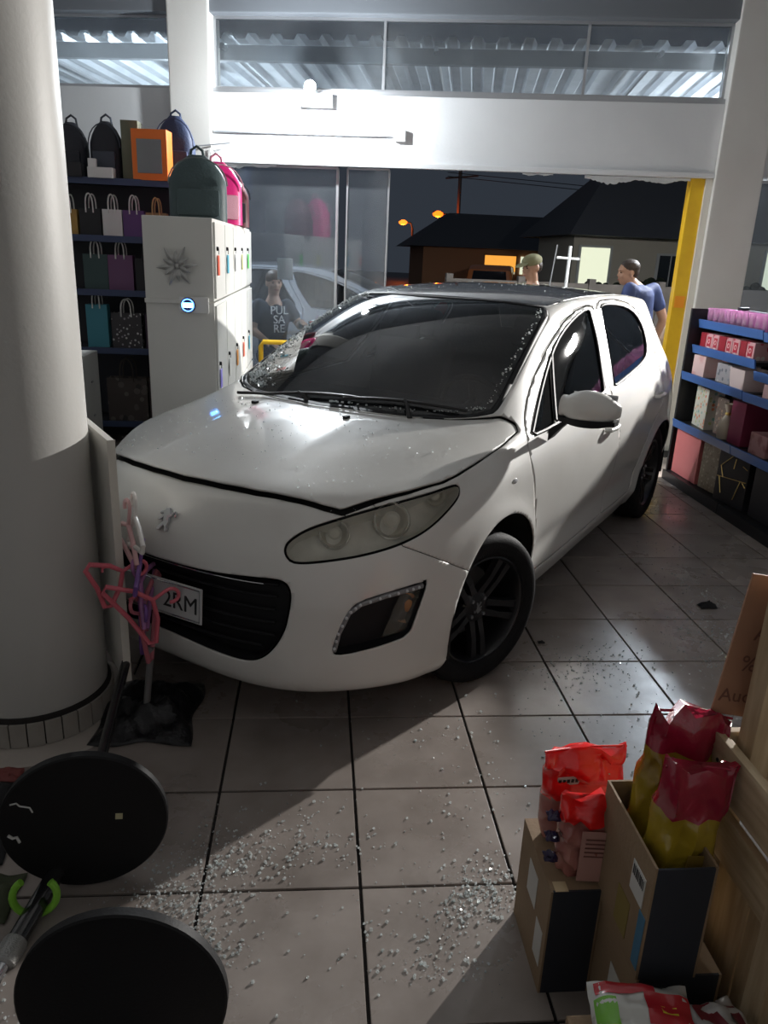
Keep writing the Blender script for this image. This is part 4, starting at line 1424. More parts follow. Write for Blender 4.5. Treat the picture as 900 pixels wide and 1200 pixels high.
# tumblers on the top
TUM = bpy.data.materials.new('lilac_glass')
TUM.use_nodes = True
_b = TUM.node_tree.nodes['Principled BSDF']
_b.inputs['Base Color'].default_value = (.80, .55, .75, 1)
_b.inputs['Roughness'].default_value = .05
_b.inputs['Transmission Weight'].default_value = .75
_b.inputs['IOR'].default_value = 1.45
tum = MB().lathe([(0, .004), (.030, .004), (.033, .012), (.036, .105), (.0345, .105), (.031, .016), (0, .014)], 16).mesh('tumbler', True)
tum.materials.append(TUM)
rg = random.Random(8)
for i in range(13):
    for j in range(2):
        x, y = GX + .165 + j * .082, 5.80 - i * .085 - (j % 2) * .02
        t = link('tumbler', tum, None, None, (x, y, 1.2455), (0, 0, rg.random() * 6))
        tag(t, 'lilac glass tumbler standing in rows on top of the gondola', 'tumbler', 'tumblers on the gondola top')
bowl_me = MB().lathe([(0, .004), (.03, .004), (.055, .03), (.062, .05), (.058, .05), (.05, .03), (0, .012)], 16).mesh('glass_bowl', True)
CLG = tinted_glass('clear_pressed_glass', (.85, .92, .95), .9, .08, dust=.25)
bowl_me.materials.append(CLG)
for i in (0, 1, 2, 3, 6, 7, 8):
    t = link('glass_bowl', bowl_me, None, None, (GX + .375, 5.62 - i * .135, 1.2455), (0, 0, 0))
    tag(t, 'clear pressed glass bowl behind the lilac tumblers', 'bowl', 'clear bowls on the gondola top')
    if i % 2:
        t = link('glass_bowl', bowl_me, None, None, (GX + .375, 5.62 - i * .135, 1.2765), (0, 0, .5))
        tag(t, 'clear pressed glass bowl behind the lilac tumblers', 'bowl', 'clear bowls on the gondola top')
# red and pink mug boxes on the second level
RED = stripe_mat('red_stripe_card', (.42, .015, .035), (.26, .01, .02), 30, 'Y')
PKF = print_mat('pink_floral_card', (.70, .38, .40), [(.55, .03, .06), (.80, .70, .68), (.60, .08, .12), (.75, .55, .5)], 24, .40)
y = 5.815
for i in range(8):
    w_ = (.085, .10, .085, .10)[i % 4]
    m = RED if i % 3 == 0 else PKF
    bx_ = empty('mug_box', 'red striped mug box on the second gondola level' if m is RED else 'pink floral mug box on the second gondola level', 'box', (GX + .17, y - w_ / 2, 1.0555 if y - w_ > 4.94 else .9855), 0,
                'red mug boxes' if m is RED else 'pink floral mug boxes')
    MB().bx(-.06, .06, -w_ / 2 + .002, w_ / 2 - .002, 0, .115, .002).build('carton_body', m, bx_)
    if m is PKF:
        MB().box((-.061, 0, .058), (.003, w_ * .55, .07), .001).build('window', simple('red_label_card', (.50, .03, .06), .4), bx_)
        MB().lathe([(.010, .0), (.016, .002), (.018, 0)], 14, Matrix.Translation((-.0625, 0, .06)) @ Matrix.Rotation(-PI / 2, 4, 'Y')).build('emblem', simple('pink_emblem', (.8, .5, .5), .4), bx_)
    y -= w_ + .005
# third level: gift boxes
def open_box(label, loc, size, m, minn, rz=0, name='gift_box'):
    r = empty(name, label, 'box', loc, rz)
    b = MB()
    sx, sy, sz = size
    g = .012
    rings = [[(-sx / 2 + g, -sy / 2 + g, 0), (sx / 2 - g, -sy / 2 + g, 0), (sx / 2 - g, sy / 2 - g, 0), (-sx / 2 + g, sy / 2 - g, 0)], [(-sx / 2, -sy / 2, sz), (sx / 2, -sy / 2, sz), (sx / 2, sy / 2, sz), (-sx / 2, sy / 2, sz)]]
    b.loft(rings, caps=False)
    b.bm.verts.ensure_lookup_table()
    b.bm.faces.new([b.bm.verts[i] for i in (3, 2, 1, 0)])
    o = b.build('box_wall', m, r)
    md = o.modifiers.new('t', 'SOLIDIFY'); md.thickness = .003
    MB().bx(-sx / 2 + g + .004, sx / 2 - g - .004, -sy / 2 + g + .004, sy / 2 - g - .004, .004, .02).build('box_lining', minn, r)
    return r
PKW = simple('pale_pink_card', (.72, .52, .50), .5, var=(9, (.66, .38, .37), .5, .62))
carton('gift_box', 'white and pink gift box next to the gondola end', 'box', (GX + .17, 5.70, .8505), (.20, .17, .155), PKW, .05)
carton('gift_box', 'dusty pink gift box behind the white and pink one', 'box', (GX + .28, 5.56, .8505), (.16, .08, .15), simple('dusty_pink', (.50, .30, .30), .5))
carton('gift_box', 'grey leaf print gift box between two pink boxes', 'box', (GX + .22, 5.39, .8505), (.22, .20, .135), print_mat('leaf_print', (.42, .40, .42), [(.16, .17, .20), (.6, .58, .58), (.3, .32, .36)], 26, .34))
open_box('open white box with plum sides on the third level', (GX + .15, 5.10, .8505), (.20, .20, .14), simple('white_pink_card', (.72, .60, .58), .5), BK)
carton('gift_box', 'plum box right behind the open white box', 'box', (GX + .28, 4.99, .8505), (.14, .10, .13), simple('plum_card', (.22, .09, .10), .5))
carton('gift_box', 'pink and white folded box near the upright', 'box', (GX + .16, 4.78, .8455), (.12, .10, .09), simple('pink_white_card', (.75, .50, .52), .5), .3)
# fourth level
GFL = print_mat('garden_flower_print', (.66, .64, .55), [(.70, .22, .10), (.25, .45, .40), (.50, .55, .25), (.75, .45, .25)], 30, .36)
gift_bag('cream gift bag with small garden flowers on the fourth level', (GX + .17, 5.63, .4755), .24, .30, .12, GFL, WC, -PI / 2 - .1, handles=False)
gift_bag('dark print gift bag beside the garden flower bag', (GX + .19, 5.36, .4755), .16, .27, .11, print_mat('brown_flower_print', (.20, .15, .12), [(.45, .30, .2), (.3, .25, .2), (.5, .42, .34)], 30, .35), KR, -PI / 2, handles=False)
gp = empty('gift_pouch', 'cream gathered gift pouch with gold ribbon on fourth level', 'pouch', (GX + .12, 5.24, .4755))
MB().lathe([(0, 0), (.05, .0), (.062, .05), (.050, .12), (.018, .17), (.014, .19), (.035, .25), (.0, .20)], 14).build('pouch', simple('cream_satin', (.55, .48, .38), .4), gp, smooth=True)
MB().lathe([(.016, .165), (.022, .175), (.016, .19)], 14).build('ribbon', simple('gold_ribbon', (.6, .42, .12), .3, metal=.6), gp, smooth=True)
carton('gift_box', 'wide burgundy gift box on the fourth level', 'box', (GX + .20, 5.06, .4755), (.22, .18, .30), simple('burgundy_card', (.22, .03, .07), .45))
carton('gift_box', 'pink marbled box on the fourth level behind the upright', 'box', (GX + .17, 4.74, .4755), (.18, .20, .14), simple('pink_marble_card', (.40, .22, .22), .5, var=(12, (.25, .10, .11), .45, .6)))
carton('gift_box', 'dark wine box on the fourth level right of the marbled box', 'box', (GX + .20, 4.44, .4755), (.2, .24, .26), simple('wine_card', (.12, .03, .045), .5))
# bottom level
gift_bag('salmon pink gift bag on the bottom level next to the gondola end', (GX + .11, 5.62, .0755), .40, .345, .12, simple('salmon_paper', (.75, .22, .22), .5), WC, -PI / 2, handles=False)
gift_bag('gold floral gift bag beside the salmon bag on the bottom level', (GX + .15, 5.27, .0755), .24, .35, .16, print_mat('gold_floral_paper', (.30, .25, .17), [(.42, .36, .25), (.20, .15, .10), (.50, .42, .30)], 40, .36), KR, -PI / 2 + .1, handles=False)
bb = gift_bag('black gift bag with thin gold lines on the bottom level', (GX + .12, 4.93, .0755), .33, .36, .14, BK, BK, -PI / 2 + .12, handles=False)
GOLD = simple('gold_line', (.75, .58, .20), .3, metal=.8)
gl_ = [[(-.155, .17), (.155, .20)], [(-.13, .25), (-.02, .34)], [(-.13, .25), (-.09, .175)], [(.10, .195), (.05, .05)], [(-.13, .17), (-.09, .06)], [(.02, .33), (.01, .26)], [(.10, .30), (.15, .285)], [(.155, .165), (.12, .19)]]
for (a, c), (e, f_) in gl_:
    MB().tube([(a, -.0725, c), (e, -.0725, f_)], .003, 5).build('gold_line', GOLD, bb)
carton('gift_box', 'black box on the bottom level right of the gold-lined bag', 'box', (GX + .18, 4.55, .0755), (.2, .30, .33), BK)
# ================================================================ foreground: board, hangers, stands, cartons, bags, wood stand
WB = simple('white_board_laminate', (.76, .74, .69), .45, var=(3, (.68, .66, .61), .4, .8))
bd_ = empty('display_board', 'white board squeezed upright between the column and the bumper', 'board', (-.662, 2.485, 0))
bd_.rotation_euler = (0, 0, math.atan2(.36, -.19))
MB().bx(0, .62, -.011, .011, .155, 1.035, .002).build('panel', WB, bd_)
MB().bx(-.004, 0, -.013, .013, .155, 1.035, .001).build('edge_band', simple('pale_edge_band', (.66, .63, .56), .4), bd_)

def hanger(label, M, m, w_=.30, hook=True):
    r = empty('clothes_hanger', label, 'hanger')
    r.matrix_world = M
    pts = [(0, 0, 0), (-w_ * .25, 0, -.030), (-w_ / 2, 0, -.085), (-w_ / 2 + .012, 0, -.105), (0, 0, -.098), (w_ / 2 - .012, 0, -.105), (w_ / 2, 0, -.085), (w_ * .25, 0, -.030)]
    MB().tube(pts, .0085, 8, closed=True).build('shoulder_bar', m, r, smooth=True)
    hk = [(0, 0, -.005), (0, 0, .035)] + [(.026 - .026 * math.cos(a), 0, .045 + .026 * math.sin(a) + .01) for a in np.linspace(0, 1.25 * PI, 9)]
    MB().tube(hk, .0065, 8).build('hook', m, r, smooth=True)
    MB().tube([(-.05, 0, -.03), (-.052, 0, -.055), (-.04, 0, -.06)], .005, 6).build('notch', m, r, smooth=True)
    return r
HP = simple('pink_plastic', (.62, .13, .17), .35)
HPP = simple('pale_pink_plastic', (.70, .42, .42), .35)
HV = simple('violet_plastic', (.16, .07, .26), .35)
HVP = simple('mauve_plastic', (.30, .12, .28), .35)
HW = simple('white_plastic_hanger', (.72, .68, .64), .35)
E3 = lambda x, y, z: Matrix.Rotation(z, 4, 'Z') @ Matrix.Rotation(y, 4, 'Y') @ Matrix.Rotation(x, 4, 'X')
for lb, p, e, m, w_ in (
        ('white hanger with its hook up against the bumper', (-.598, 2.475, .775), (.1, .25, 2.0), HW, .24),
        ('pale pink hanger standing between board and bumper', (-.628, 2.50, .74), (.05, -.3, 2.1), HPP, .22),
        ('coral pink hanger poking out over the number plate', (-.545, 2.425, .50), (.1, 1.0, .45), HP, .28),
        ('dusky pink hanger hanging below the coral one', (-.590, 2.44, .44), (-.2, -1.05, 1.5), simple('dusky_pink_plastic', (.42, .12, .15), .4), .32),
        ('violet hanger tangled beside the bumper grille', (-.588, 2.46, .62), (.2, .4, 1.8), HV, .24),
        ('mauve hanger tangled below the violet one', (-.590, 2.455, .55), (-.2, -.6, 1.6), HVP, .26),
        ('pink hanger hooked over the edge of the white board', (-.640, 2.435, .600), (.1, 1.2, .8), HP, .18),
        ('violet hanger sliding down towards the black plastic', (-.585, 2.45, .42), (.2, -1.3, 1.7), HV, .28)):
    hanger(lb, Matrix.Translation(p) @ E3(*e), m, w_)
lg = MB().tube([(-.60, 2.44, .012), (-.585, 2.455, .16), (-.57, 2.47, .30)], .012, 10).build('metal_leg', simple('dull_steel_tube', (.32, .32, .33), .35, metal=.8), None, smooth=True)
tag(lg, 'dull steel tube standing under the tangled hangers', 'tube')

def crumple(name, label, cat, c, size, m, seed, n=26, amp=.35, parent=None, kind=None):
    rr = random.Random(seed)
    b = MB()
    ph = [rr.random() * 9 for _ in range(8)]
    V = []
    for i in range(n):
        row_ = []
        for j in range(n):
            u, v_ = i / (n - 1) - .5, j / (n - 1) - .5
            rad = (1 - (2 * abs(u)) ** 3) * (1 - (2 * abs(v_)) ** 3)
            h = .5 + .22 * math.sin(9 * u + ph[0] + 3 * math.sin(7 * v_ + ph[1])) + .18 * math.sin(13 * v_ + ph[2] + 4 * u) + .16 * math.sin(21 * (u + v_) + ph[3]) + .1 * rr.random()
            e = 1 + .07 * math.sin(5 * math.atan2(v_, u) + ph[4])
            row_.append(b.bm.verts.new((c[0] + u * size[0] * e, c[1] + v_ * size[1] * e, c[2] + max(.002, size[2] * h * rad))))
        V.append(row_)
    for i in range(n - 1):
        for j in range(n - 1):
            b.bm.faces.new((V[i][j], V[i + 1][j], V[i + 1][j + 1], V[i][j + 1]))
    o = b.build(name, m, parent, smooth=True, sharp=50)
    md = o.modifiers.new('t', 'SOLIDIFY')
    md.thickness = .0015
    md.offset = 1
    if label:
        tag(o, label, cat)
    return o
BP = simple('black_plastic_film', (.012, .012, .014), .28, bump=(50, .5))
crumple('plastic_sheet', 'crumpled black plastic on the floor under the bumper by the column', 'plastic sheet', (-.60, 2.52, .002), (.34, .40, .10), BP, 3)
crumple('black_garment', 'black garment heaped on the floor left of the standing disc', 'garment', (-1.00, 1.95, .002), (.30, .34, .06), simple('black_cloth', (.015, .015, .017), .8), 5)
crumple('leaf_scrap', 'dull red scrap lying beside the black garment', 'scrap', (-.98, 2.16, .006), (.10, .07, .02), simple('dull_red_scrap', (.20, .05, .045), .6), 6, 10)
crumple('cloth_scrap', 'olive green scrap by the green ring', 'scrap', (-.83, 1.66, .002), (.12, .16, .03), simple('olive_scrap', (.05, .06, .03), .7), 7, 12)

# black round stand bases
DISC = simple('black_powder_coat', (.006, .006, .007), .55, bump=(150, .08), spec=.3)
def disc_stand(label, c, yaw, tilt, pole_dir, pole_len, seedmark):
    r = empty('display_stand', label, 'display stand', c)
    r.rotation_euler = (tilt, 0, yaw)
    R_ = .208
    MB().lathe([(0, -.014), (R_ - .004, -.014), (R_, -.010), (R_, .010), (R_ - .004, .014), (0, .014)], 64, Matrix.Rotation(PI / 2, 4, 'X')).build('base_disc', DISC, r, smooth=True, sharp=30)
    p0 = Vector((0, .014, 0))
    MB().tube([p0, p0 + Vector(pole_dir) * pole_len], .016, 12).build('pole', simple('black_tube', (.014, .014, .016), .25, coat=.3), r, smooth=True)
    MB().lathe([(0, 0), (.045, 0), (.045, .01), (.02, .03), (0, .03)], 20, Matrix.Translation((0, .014, 0)) @ Matrix.Rotation(-PI / 2, 4, 'X')).build('flange', DISC, r, smooth=True, sharp=40)
    MB().box((seedmark[0], -.0148, seedmark[1]), (.018, .001, .018), 0, Matrix.Rotation(.1, 3, 'Y')).build('sticker', simple('yellowed_sticker', (.45, .42, .26), .6), r)
    return r
d1 = disc_stand('round black stand base standing on edge near the column, pole lying behind', (-.588, 1.705, .209), .14, math.radians(2), Vector((.04, 1, -.02)).normalized(), .80, (.085, .012))
MB().tube([(-.17, -.016, .085), (-.155, -.016, .088), (-.148, -.016, .078), (-.135, -.016, .074), (-.125, -.016, .07), (-.12, -.016, .055)], .0022, 5).build('chipped_edge', simple('chipped_white', (.55, .55, .53), .6), d1)
MB().tube([(-.185, -.016, -.01), (-.175, -.016, -.02), (-.165, -.016, -.018), (-.160, -.016, -.035)], .004, 5).build('chipped_edge', simple('chipped_white', (.55, .55, .53), .6), d1)
d2 = disc_stand('round black stand base standing on edge in front of the other disc', (-.372, 1.19, .209), -.02, math.radians(-3), (0, 1, 0), .12, (.055, -.07))
# loose pole with chrome collar and green ring
lp = empty('stand_pole', 'loose black pole with chrome collar lying against the standing disc', 'pole', (-.70, 1.56, .03))
pd = Vector((.055, .25, .045)).normalized()
MB().tube([pd * -.05, pd * .20], .024, 16).build('black_tube', simple('black_gloss_tube2', (.012, .012, .014), .18, coat=.6), lp, smooth=True)
MB().tube([pd * -.052, pd * -.06, pd * -.11, pd * -.115], [.027, .030, .029, .022], 20).build('collar', simple('knurled_chrome', (.45, .45, .44), .3, metal=.9, bump=(300, .6)), lp, smooth=True, sharp=40)
MB().tube([pd * -.115, pd * -.16, pd * -.30], [.018, .016, .016], 12).build('inner_tube', CHROME, lp, smooth=True)
gr_ = MB()
Mg = frame(Vector((-.695, 1.60, .066)), pd.orthogonal(), pd.cross(pd.orthogonal()))
gr_.tube([Mg @ Vector((.052 * math.cos(a), .052 * math.sin(a), .02 * math.cos(a))) for a in np.linspace(.0, 1.55 * PI, 22)], .0095, 10)
gro = gr_.build('plastic_ring', simple('lime_green_plastic', (.22, .52, .05), .35), None, smooth=True)
tag(gro, 'open lime green plastic ring slipped over the loose pole', 'ring')

# ---------------------------------------------------------------- cartons
CARD = simple('brown_cardboard', (.27, .185, .11), .75, bump=(90, .15), var=(5, (.225, .15, .088), .4, .75))
CARDB = simple('blue_black_print', (.024, .027, .036), .65)
LBL = simple('white_label', (.55, .54, .51), .6)
def open_carton(label, x0, x1, y0, y1, z0, z1, dark_front=True, flaps=True, closed=False):
    r = empty('cardboard_carton', label, 'carton', ((x0 + x1) / 2, (y0 + y1) / 2, z0))
    sx, sy, h = (x1 - x0) / 2, (y1 - y0) / 2, z1 - z0
    t = .005
    MB().bx(-sx, -sx + t, -sy, sy, 0, h).build('side_wall', CARD, r)
    MB().bx(sx - t, sx, -sy, sy, 0, h).build('side_wall', CARD, r)
    MB().bx(-sx + t, sx - t, sy - t, sy, 0, h).build('end_wall', CARD, r)
    MB().bx(-sx + t, sx - t, -sy, -sy + t, 0, h - (.0 if closed else .004)).build('end_wall', CARDB if dark_front else CARD, r)
    MB().bx(-sx + t, sx - t, -sy + t, sy - t, 0, t).build('bottom', CARD, r)
    if closed:
        MB().bx(-sx + t, sx - t, -sy + t, sy - t, h - t, h).build('lid', CARD, r)
    return r
c1 = open_carton('brown carton with dark blue end carrying the red pouches', .535, .655, 1.33, 1.568, 0, .30, closed=True)
MB().bx(-.0612, -.060, -.03, .04, .16, .25).build('label', LBL, c1)
MB().bx(-.0612, -.060, -.10, -.05, .06, .16).build('label', LBL, c1)
MB().bx(-.05, -.02, -.119, -.09, .3, .3015).build('tape', simple('pale_tape', (.55, .42, .25), .4), c1)
c3 = open_carton('low brown carton under the open carton of bags', .657, .835, 1.13, 1.40, 0, .275, dark_front=True, closed=True)
MB().bx(-.0905, -.0892, -.09, -.02, .10, .19).build('label', LBL, c3)
c2 = open_carton('open brown carton holding the wine red bags', .650, .775, 1.125, 1.385, .277, .555)
MB().bx(-.0640, -.0625, -.105, -.045, .155, .225).build('label', LBL, c2)
for k in range(9):
    MB().bx(-.0650, -.0639, -.100 + k * .0058, -.0985 + k * .0058 + (k % 3) * .0008, .195, .218).build('bar_line', INK, c2)
MB().bx(-.0640, -.0627, -.127, -.10, .02, .15).build('blue_print', simple('blue_ink_print', (.05, .17, .28), .6), c2)
MB().bx(-.0640, -.0627, -.06, .0, .03, .12).build('yellow_print', simple('ochre_ink_print', (.24, .18, .05), .6), c2)

# ---------------------------------------------------------------- bags of goods
def pouch(name, label, M, w_, h, d, mats, split, seed, cat='bag', wave=.012, flare=1.06):
    """standing soft pouch: full at the base, pinched flat to a sealed top; mats by height (below split, above)"""
    r = empty(name, label, cat)
    r.matrix_world = M
    rr = random.Random(seed)
    n, rows_ = 28, 22
    b = MB()
    rings = []
    ph = [rr.random() * 7 for _ in range(6)]
    for i in range(rows_):
        t = i / (rows_ - 1)
        dd = d / 2 * (math.sqrt(max(0, 1 - (max(0, t - .25) / .78) ** 2)) if t > .25 else 1.0) * (.75 + .25 * min(1, t * 8))
        dd = max(dd, .004)
        ww = w_ / 2 * (1 + (flare - 1) * t) * (.88 + .12 * min(1, t * 6))
        ring = []
        for k in range(n):
            a = 2 * PI * k / n
            ca, sa = math.cos(a), math.sin(a)
            x = ww * math.copysign(abs(ca) ** .7, ca)
            y = dd * math.copysign(abs(sa) ** .8, sa)
            wv = wave * (math.sin(14 * x / w_ + ph[0] + 5 * t) * .5 + math.sin(23 * t + ph[1] + 6 * x / w_) * .5 + math.sin(31 * x / w_ - 17 * t + ph[2]) * .35)
            ring.append((x + wv * .3, y + wv * (1.2 if t > .55 else .8), t * h + wv * .3 + (wave * 1.0 * math.sin(9 * x / w_ + ph[3]) * (t > .9))))
        rings.append(ring)
    b.loft(rings)
    me = b.mesh(name, True, 60)
    for m in mats:
        me.materials.append(m)
    for p in me.polygons:
        p.material_index = 1 if p.center.z > split * h else 0
    link('pouch_body', me, None, r)
    tp = rings[-1]
    MB().tube([(-w_ / 2 * flare, 0, h - .004), (0, .004, h), (w_ / 2 * flare, 0, h - .004)], .003, 6).build('heat_seal', mats[1], r, smooth=True)
    return r
REDT = simple('bright_red_film', (.85, .012, .012), .22, coat=.6, bump=(25, .25))
PINKT = simple('pinkish_clear_film', (.42, .17, .14), .25, coat=.5, bump=(30, .35), var=(14, (.30, .08, .07), .4, .7))
WINE = simple('wine_red_film', (.30, .012, .035), .2, coat=.8, bump=(22, .35))
YELO = simple('mustard_film', (.36, .25, .02), .22, coat=.7, bump=(22, .35), var=(6, (.26, .13, .02), .5, .7))
p1_ = pouch('food_pouch', 'red-topped pouch at the back of the carton, label on its top band', Matrix.Translation((.646, 1.515, .302)) @ Matrix.Rotation(.10, 4, 'Z'), .195, .245, .07, (PINKT, REDT), .50, 1)
MB().box((-.045, -.020, .170), (.055, .002, .022), 0).build('label', LBL, p1_)
for k in range(5):
    MB().box((-.066 + k * .0105, -.0215, .170), (.007, .001, .009), 0, Matrix.Rotation(.2 * (k % 2), 3, 'Y')).build('print_mark', INK, p1_)
MB().box((.055, -.020, .168), (.045, .002, .026), 0).build('label', LBL, p1_)
p2_ = pouch('food_pouch', 'red-topped pouch leaning in front of the other pouch', Matrix.Translation((.622, 1.405, .302)) @ Matrix.Rotation(-.10, 4, 'Z') @ Matrix.Rotation(.06, 4, 'X'), .125, .205, .08, (PINKT, REDT), .72, 2)
MB().box((.015, -.047, .075), (.068, .003, .135), .001, Matrix.Rotation(-.06, 3, 'X')).build('label', simple('pink_label', (.46, .25, .21), .5), p2_)
for k in range(5):
    MB().box((.015, -.0490 + .004 * (k < 0), .125 - k * .012), (.050, .001, .003), 0, Matrix.Rotation(-.06, 3, 'X')).build('print_line', simple('brown_print', (.16, .06, .05), .6), p2_)
for k in range(3):
    cr_ = crumple('wrapper_end', None, None, (-.075, -.02 + .01 * k, .04 + .05 * k), (.03, .03, .02), simple('dark_violet_foil', (.03, .02, .06), .25), 20 + k, 8, parent=p2_)
p3_ = pouch('pet_food_bag', 'wine red and mustard bag at the back of the open carton', Matrix.Translation((.717, 1.325, .285)) @ Matrix.Rotation(.06, 4, 'Z') @ Matrix.Rotation(.17, 4, 'Y') @ Matrix.Rotation(-.03, 4, 'X'), .105, .475, .085, (YELO, WINE), .80, 3, wave=.014, flare=1.72)
p4_ = pouch('pet_food_bag', 'wine red and mustard bag at the front of the open carton', Matrix.Translation((.712, 1.215, .285)) @ Matrix.Rotation(.04, 4, 'Z') @ Matrix.Rotation(.12, 4, 'Y') @ Matrix.Rotation(-.02, 4, 'X'), .105, .425, .10, (YELO, WINE), .76, 4, wave=.013, flare=1.5)
MB().box((.020, -.052, .235), (.055, .002, .045), 0).build('label', simple('mustard_label', (.28, .18, .03), .5), p4_)
SNW = simple('white_snack_film', (.55, .55, .52), .18, coat=.7, bump=(25, .3))
def pillow(name, label, M, w_, h, d, m, seed, extras=()):
    r = empty(name, label, 'snack bag')
    r.matrix_world = M
    rr = random.Random(seed)
    b = MB()
    n = 20
    ph = [rr.random() * 7 for _ in range(4)]
    for sgn in (1, -1):
        V = []
        for i in range(n):
            rw = []
            for j in range(n):
                u, v_ = i / (n - 1) * 2 - 1, j / (n - 1) * 2 - 1
                th = d / 2 * (max(0, 1 - abs(u) ** 3.2) ** .6) * (max(0, 1 - abs(v_) ** 3) ** .6)
                wv = .004 * (math.sin(8 * u + ph[0]) + math.sin(11 * v_ + ph[1] + 3 * u))
                rw.append(b.bm.verts.new((u * w_ / 2, v_ * h / 2, sgn * th + wv)))
            V.append(rw)
        for i in range(n - 1):
            for j in range(n - 1):
                b.bm.faces.new((V[i][j], V[i + 1][j], V[i + 1][j + 1], V[i][j + 1]) if sgn > 0 else (V[i][j + 1], V[i + 1][j + 1], V[i + 1][j], V[i][j]))
    bmesh.ops.remove_doubles(b.bm, verts=b.bm.verts, dist=.0008)
    b.build('bag_film', m, r, smooth=True, sharp=60)
    for (x, y, sx, sy, c) in extras:
        b = MB()
        nn = 6
        V = []
        for i in range(nn):
            rw = []
            for j in range(nn):
                u, v_ = (x + sx * (i / (nn - 1) - .5)) / (w_ / 2), (y + sy * (j / (nn - 1) - .5)) / (h / 2)
                th = d / 2 * (max(0, 1 - abs(u) ** 3.2) ** .6) * (max(0, 1 - abs(v_) ** 3) ** .6)
                wv = .004 * (math.sin(8 * u + ph[0]) + math.sin(11 * v_ + ph[1] + 3 * u))
                rw.append(b.bm.verts.new((u * w_ / 2, v_ * h / 2, th + wv + .0022)))
            V.append(rw)
        for i in range(nn - 1):
            for j in range(nn - 1):
                b.bm.faces.new((V[i][j], V[i + 1][j], V[i + 1][j + 1], V[i][j + 1]))
        b.build('printed_panel', c, r, smooth=True)
    return r
GREENP = simple('green_print', (.16, .42, .05), .25, coat=.5)
REDP = simple('red_print', (.42, .02, .03), .25, coat=.5)
YELP = simple('yellow_print', (.70, .60, .05), .25, coat=.5)
BLKP = simple('black_print', (.02, .02, .02), .3, coat=.5)
sn = pillow('snack_bag', 'white snack bag with green and red print at the foot of the cartons', Matrix.Translation((.625, 1.015, .283)) @ E3(.15, -.05, -.15), .19, .17, .075, SNW, 1,
            ((-.07, -.01, .04, .10, GREENP), (-.062, -.04, .03, .05, YELP), (.045, .02, .085, .06, REDP), (-.03, .062, .11, .025, REDP), (.02, -.05, .05, .015, BLKP), (.05, -.06, .03, .03, BLKP), (.045, .022, .03, .025, YELP)))
pillow('snack_bag', 'white and dark red snack bag beside the green printed one', Matrix.Translation((.770, .985, .275)) @ E3(.1, .05, .2), .125, .16, .07, simple('grey_white_film', (.42, .41, .40), .25, coat=.5), 2,
       ((-.02, .0, .04, .13, simple('dark_red_print', (.16, .02, .03), .3)), (.035, .0, .02, .10, simple('maroon_print', (.13, .02, .03), .3))))
MB().bx(.50, .842, .80, 1.085, 0, .24, .004).build('carton_tray', CARD)
tag(bpy.data.objects['carton_tray'], 'low brown carton under the snack bags', 'carton')

# ---------------------------------------------------------------- rough wooden stand with a cardboard sign
def wood_mat(name, c1, c2, axis):
    m = bpy.data.materials.new(name)
    m.use_nodes = True
    nt = m.node_tree
    b = nt.nodes['Principled BSDF']
    b.inputs['Roughness'].default_value = .7
    tc = nt.nodes.new('ShaderNodeTexCoord')
    mp = nt.nodes.new('ShaderNodeMapping')
    sc = [26, 26, 26]
    sc['xyz'.index(axis)] = 2.2
    mp.inputs['Scale'].default_value = sc
    nt.links.new(tc.outputs['Object'], mp.inputs['Vector'])
    n = nt.nodes.new('ShaderNodeTexNoise')
    n.inputs['Scale'].default_value = 2.0
    n.inputs['Detail'].default_value = 6
    nt.links.new(mp.outputs[0], n.inputs['Vector'])
    r = nt.nodes.new('ShaderNodeValToRGB')
    r.color_ramp.elements[0].position = .35
    r.color_ramp.elements[1].position = .68
    r.color_ramp.elements[0].color = (*c1, 1)
    r.color_ramp.elements[1].color = (*c2, 1)
    nt.links.new(n.outputs['Fac'], r.inputs['Fac'])
    nt.links.new(r.outputs['Color'], b.inputs['Base Color'])
    bp = nt.nodes.new('ShaderNodeBump')
    bp.inputs['Strength'].default_value = .3
    bp.inputs['Distance'].default_value = .004
    nt.links.new(n.outputs['Fac'], bp.inputs['Height'])
    nt.links.new(bp.outputs['Normal'], b.inputs['Normal'])
    return m
PINEY = wood_mat('raw_pine_lengthwise', (.42, .31, .185), (.58, .46, .30), 'y')
PINEZ = wood_mat('raw_pine_upright', (.40, .29, .17), (.55, .43, .275), 'z')
PINEX = wood_mat('raw_pine_across', (.42, .31, .185), (.58, .46, .30), 'x')
ws_ = empty('wooden_stand', 'rough pine tray stand with posts beside the cartons', 'stand', (.85, 1.1, 0))
def wplank(x0, x1, y0, y1, z0, z1, m, nm='plank'):
    return MB().bx(x0 - .85, x1 - .85, y0 - 1.1, y1 - 1.1, z0, z1, .0025).build(nm, m, ws_)
wplank(.846, .862, .72, 1.350, .600, .712, PINEY)
wplank(.862, .872, .72, 1.350, .600, .706, PINEY)
wplank(.872, 1.55, 1.332, 1.350, .600, .712, PINEX)
for k in range(5):
    wplank(.874 + k * .135, 1.004 + k * .135, .72, 1.33, .600, .616, PINEY, 'tray_board')
wplank(.848, .905, 1.28, 1.330, 0, .598, PINEZ, 'post')
wplank(.848, .898, 1.02, 1.075, 0, .598, PINEZ, 'post')
wplank(1.46, 1.52, 1.28, 1.33, 0, .598, PINEZ, 'post')
wplank(.852, .870, .76, 1.34, .46, .565, PINEY, 'lower_rail')
for k in range(4):
    wplank(.876, .890, .78 + k * .125, .90 + k * .125, .01, .455, PINEZ, 'side_board')
wplank(.890, .935, 1.270, 1.325, .617, 1.16, PINEZ, 'sign_post')
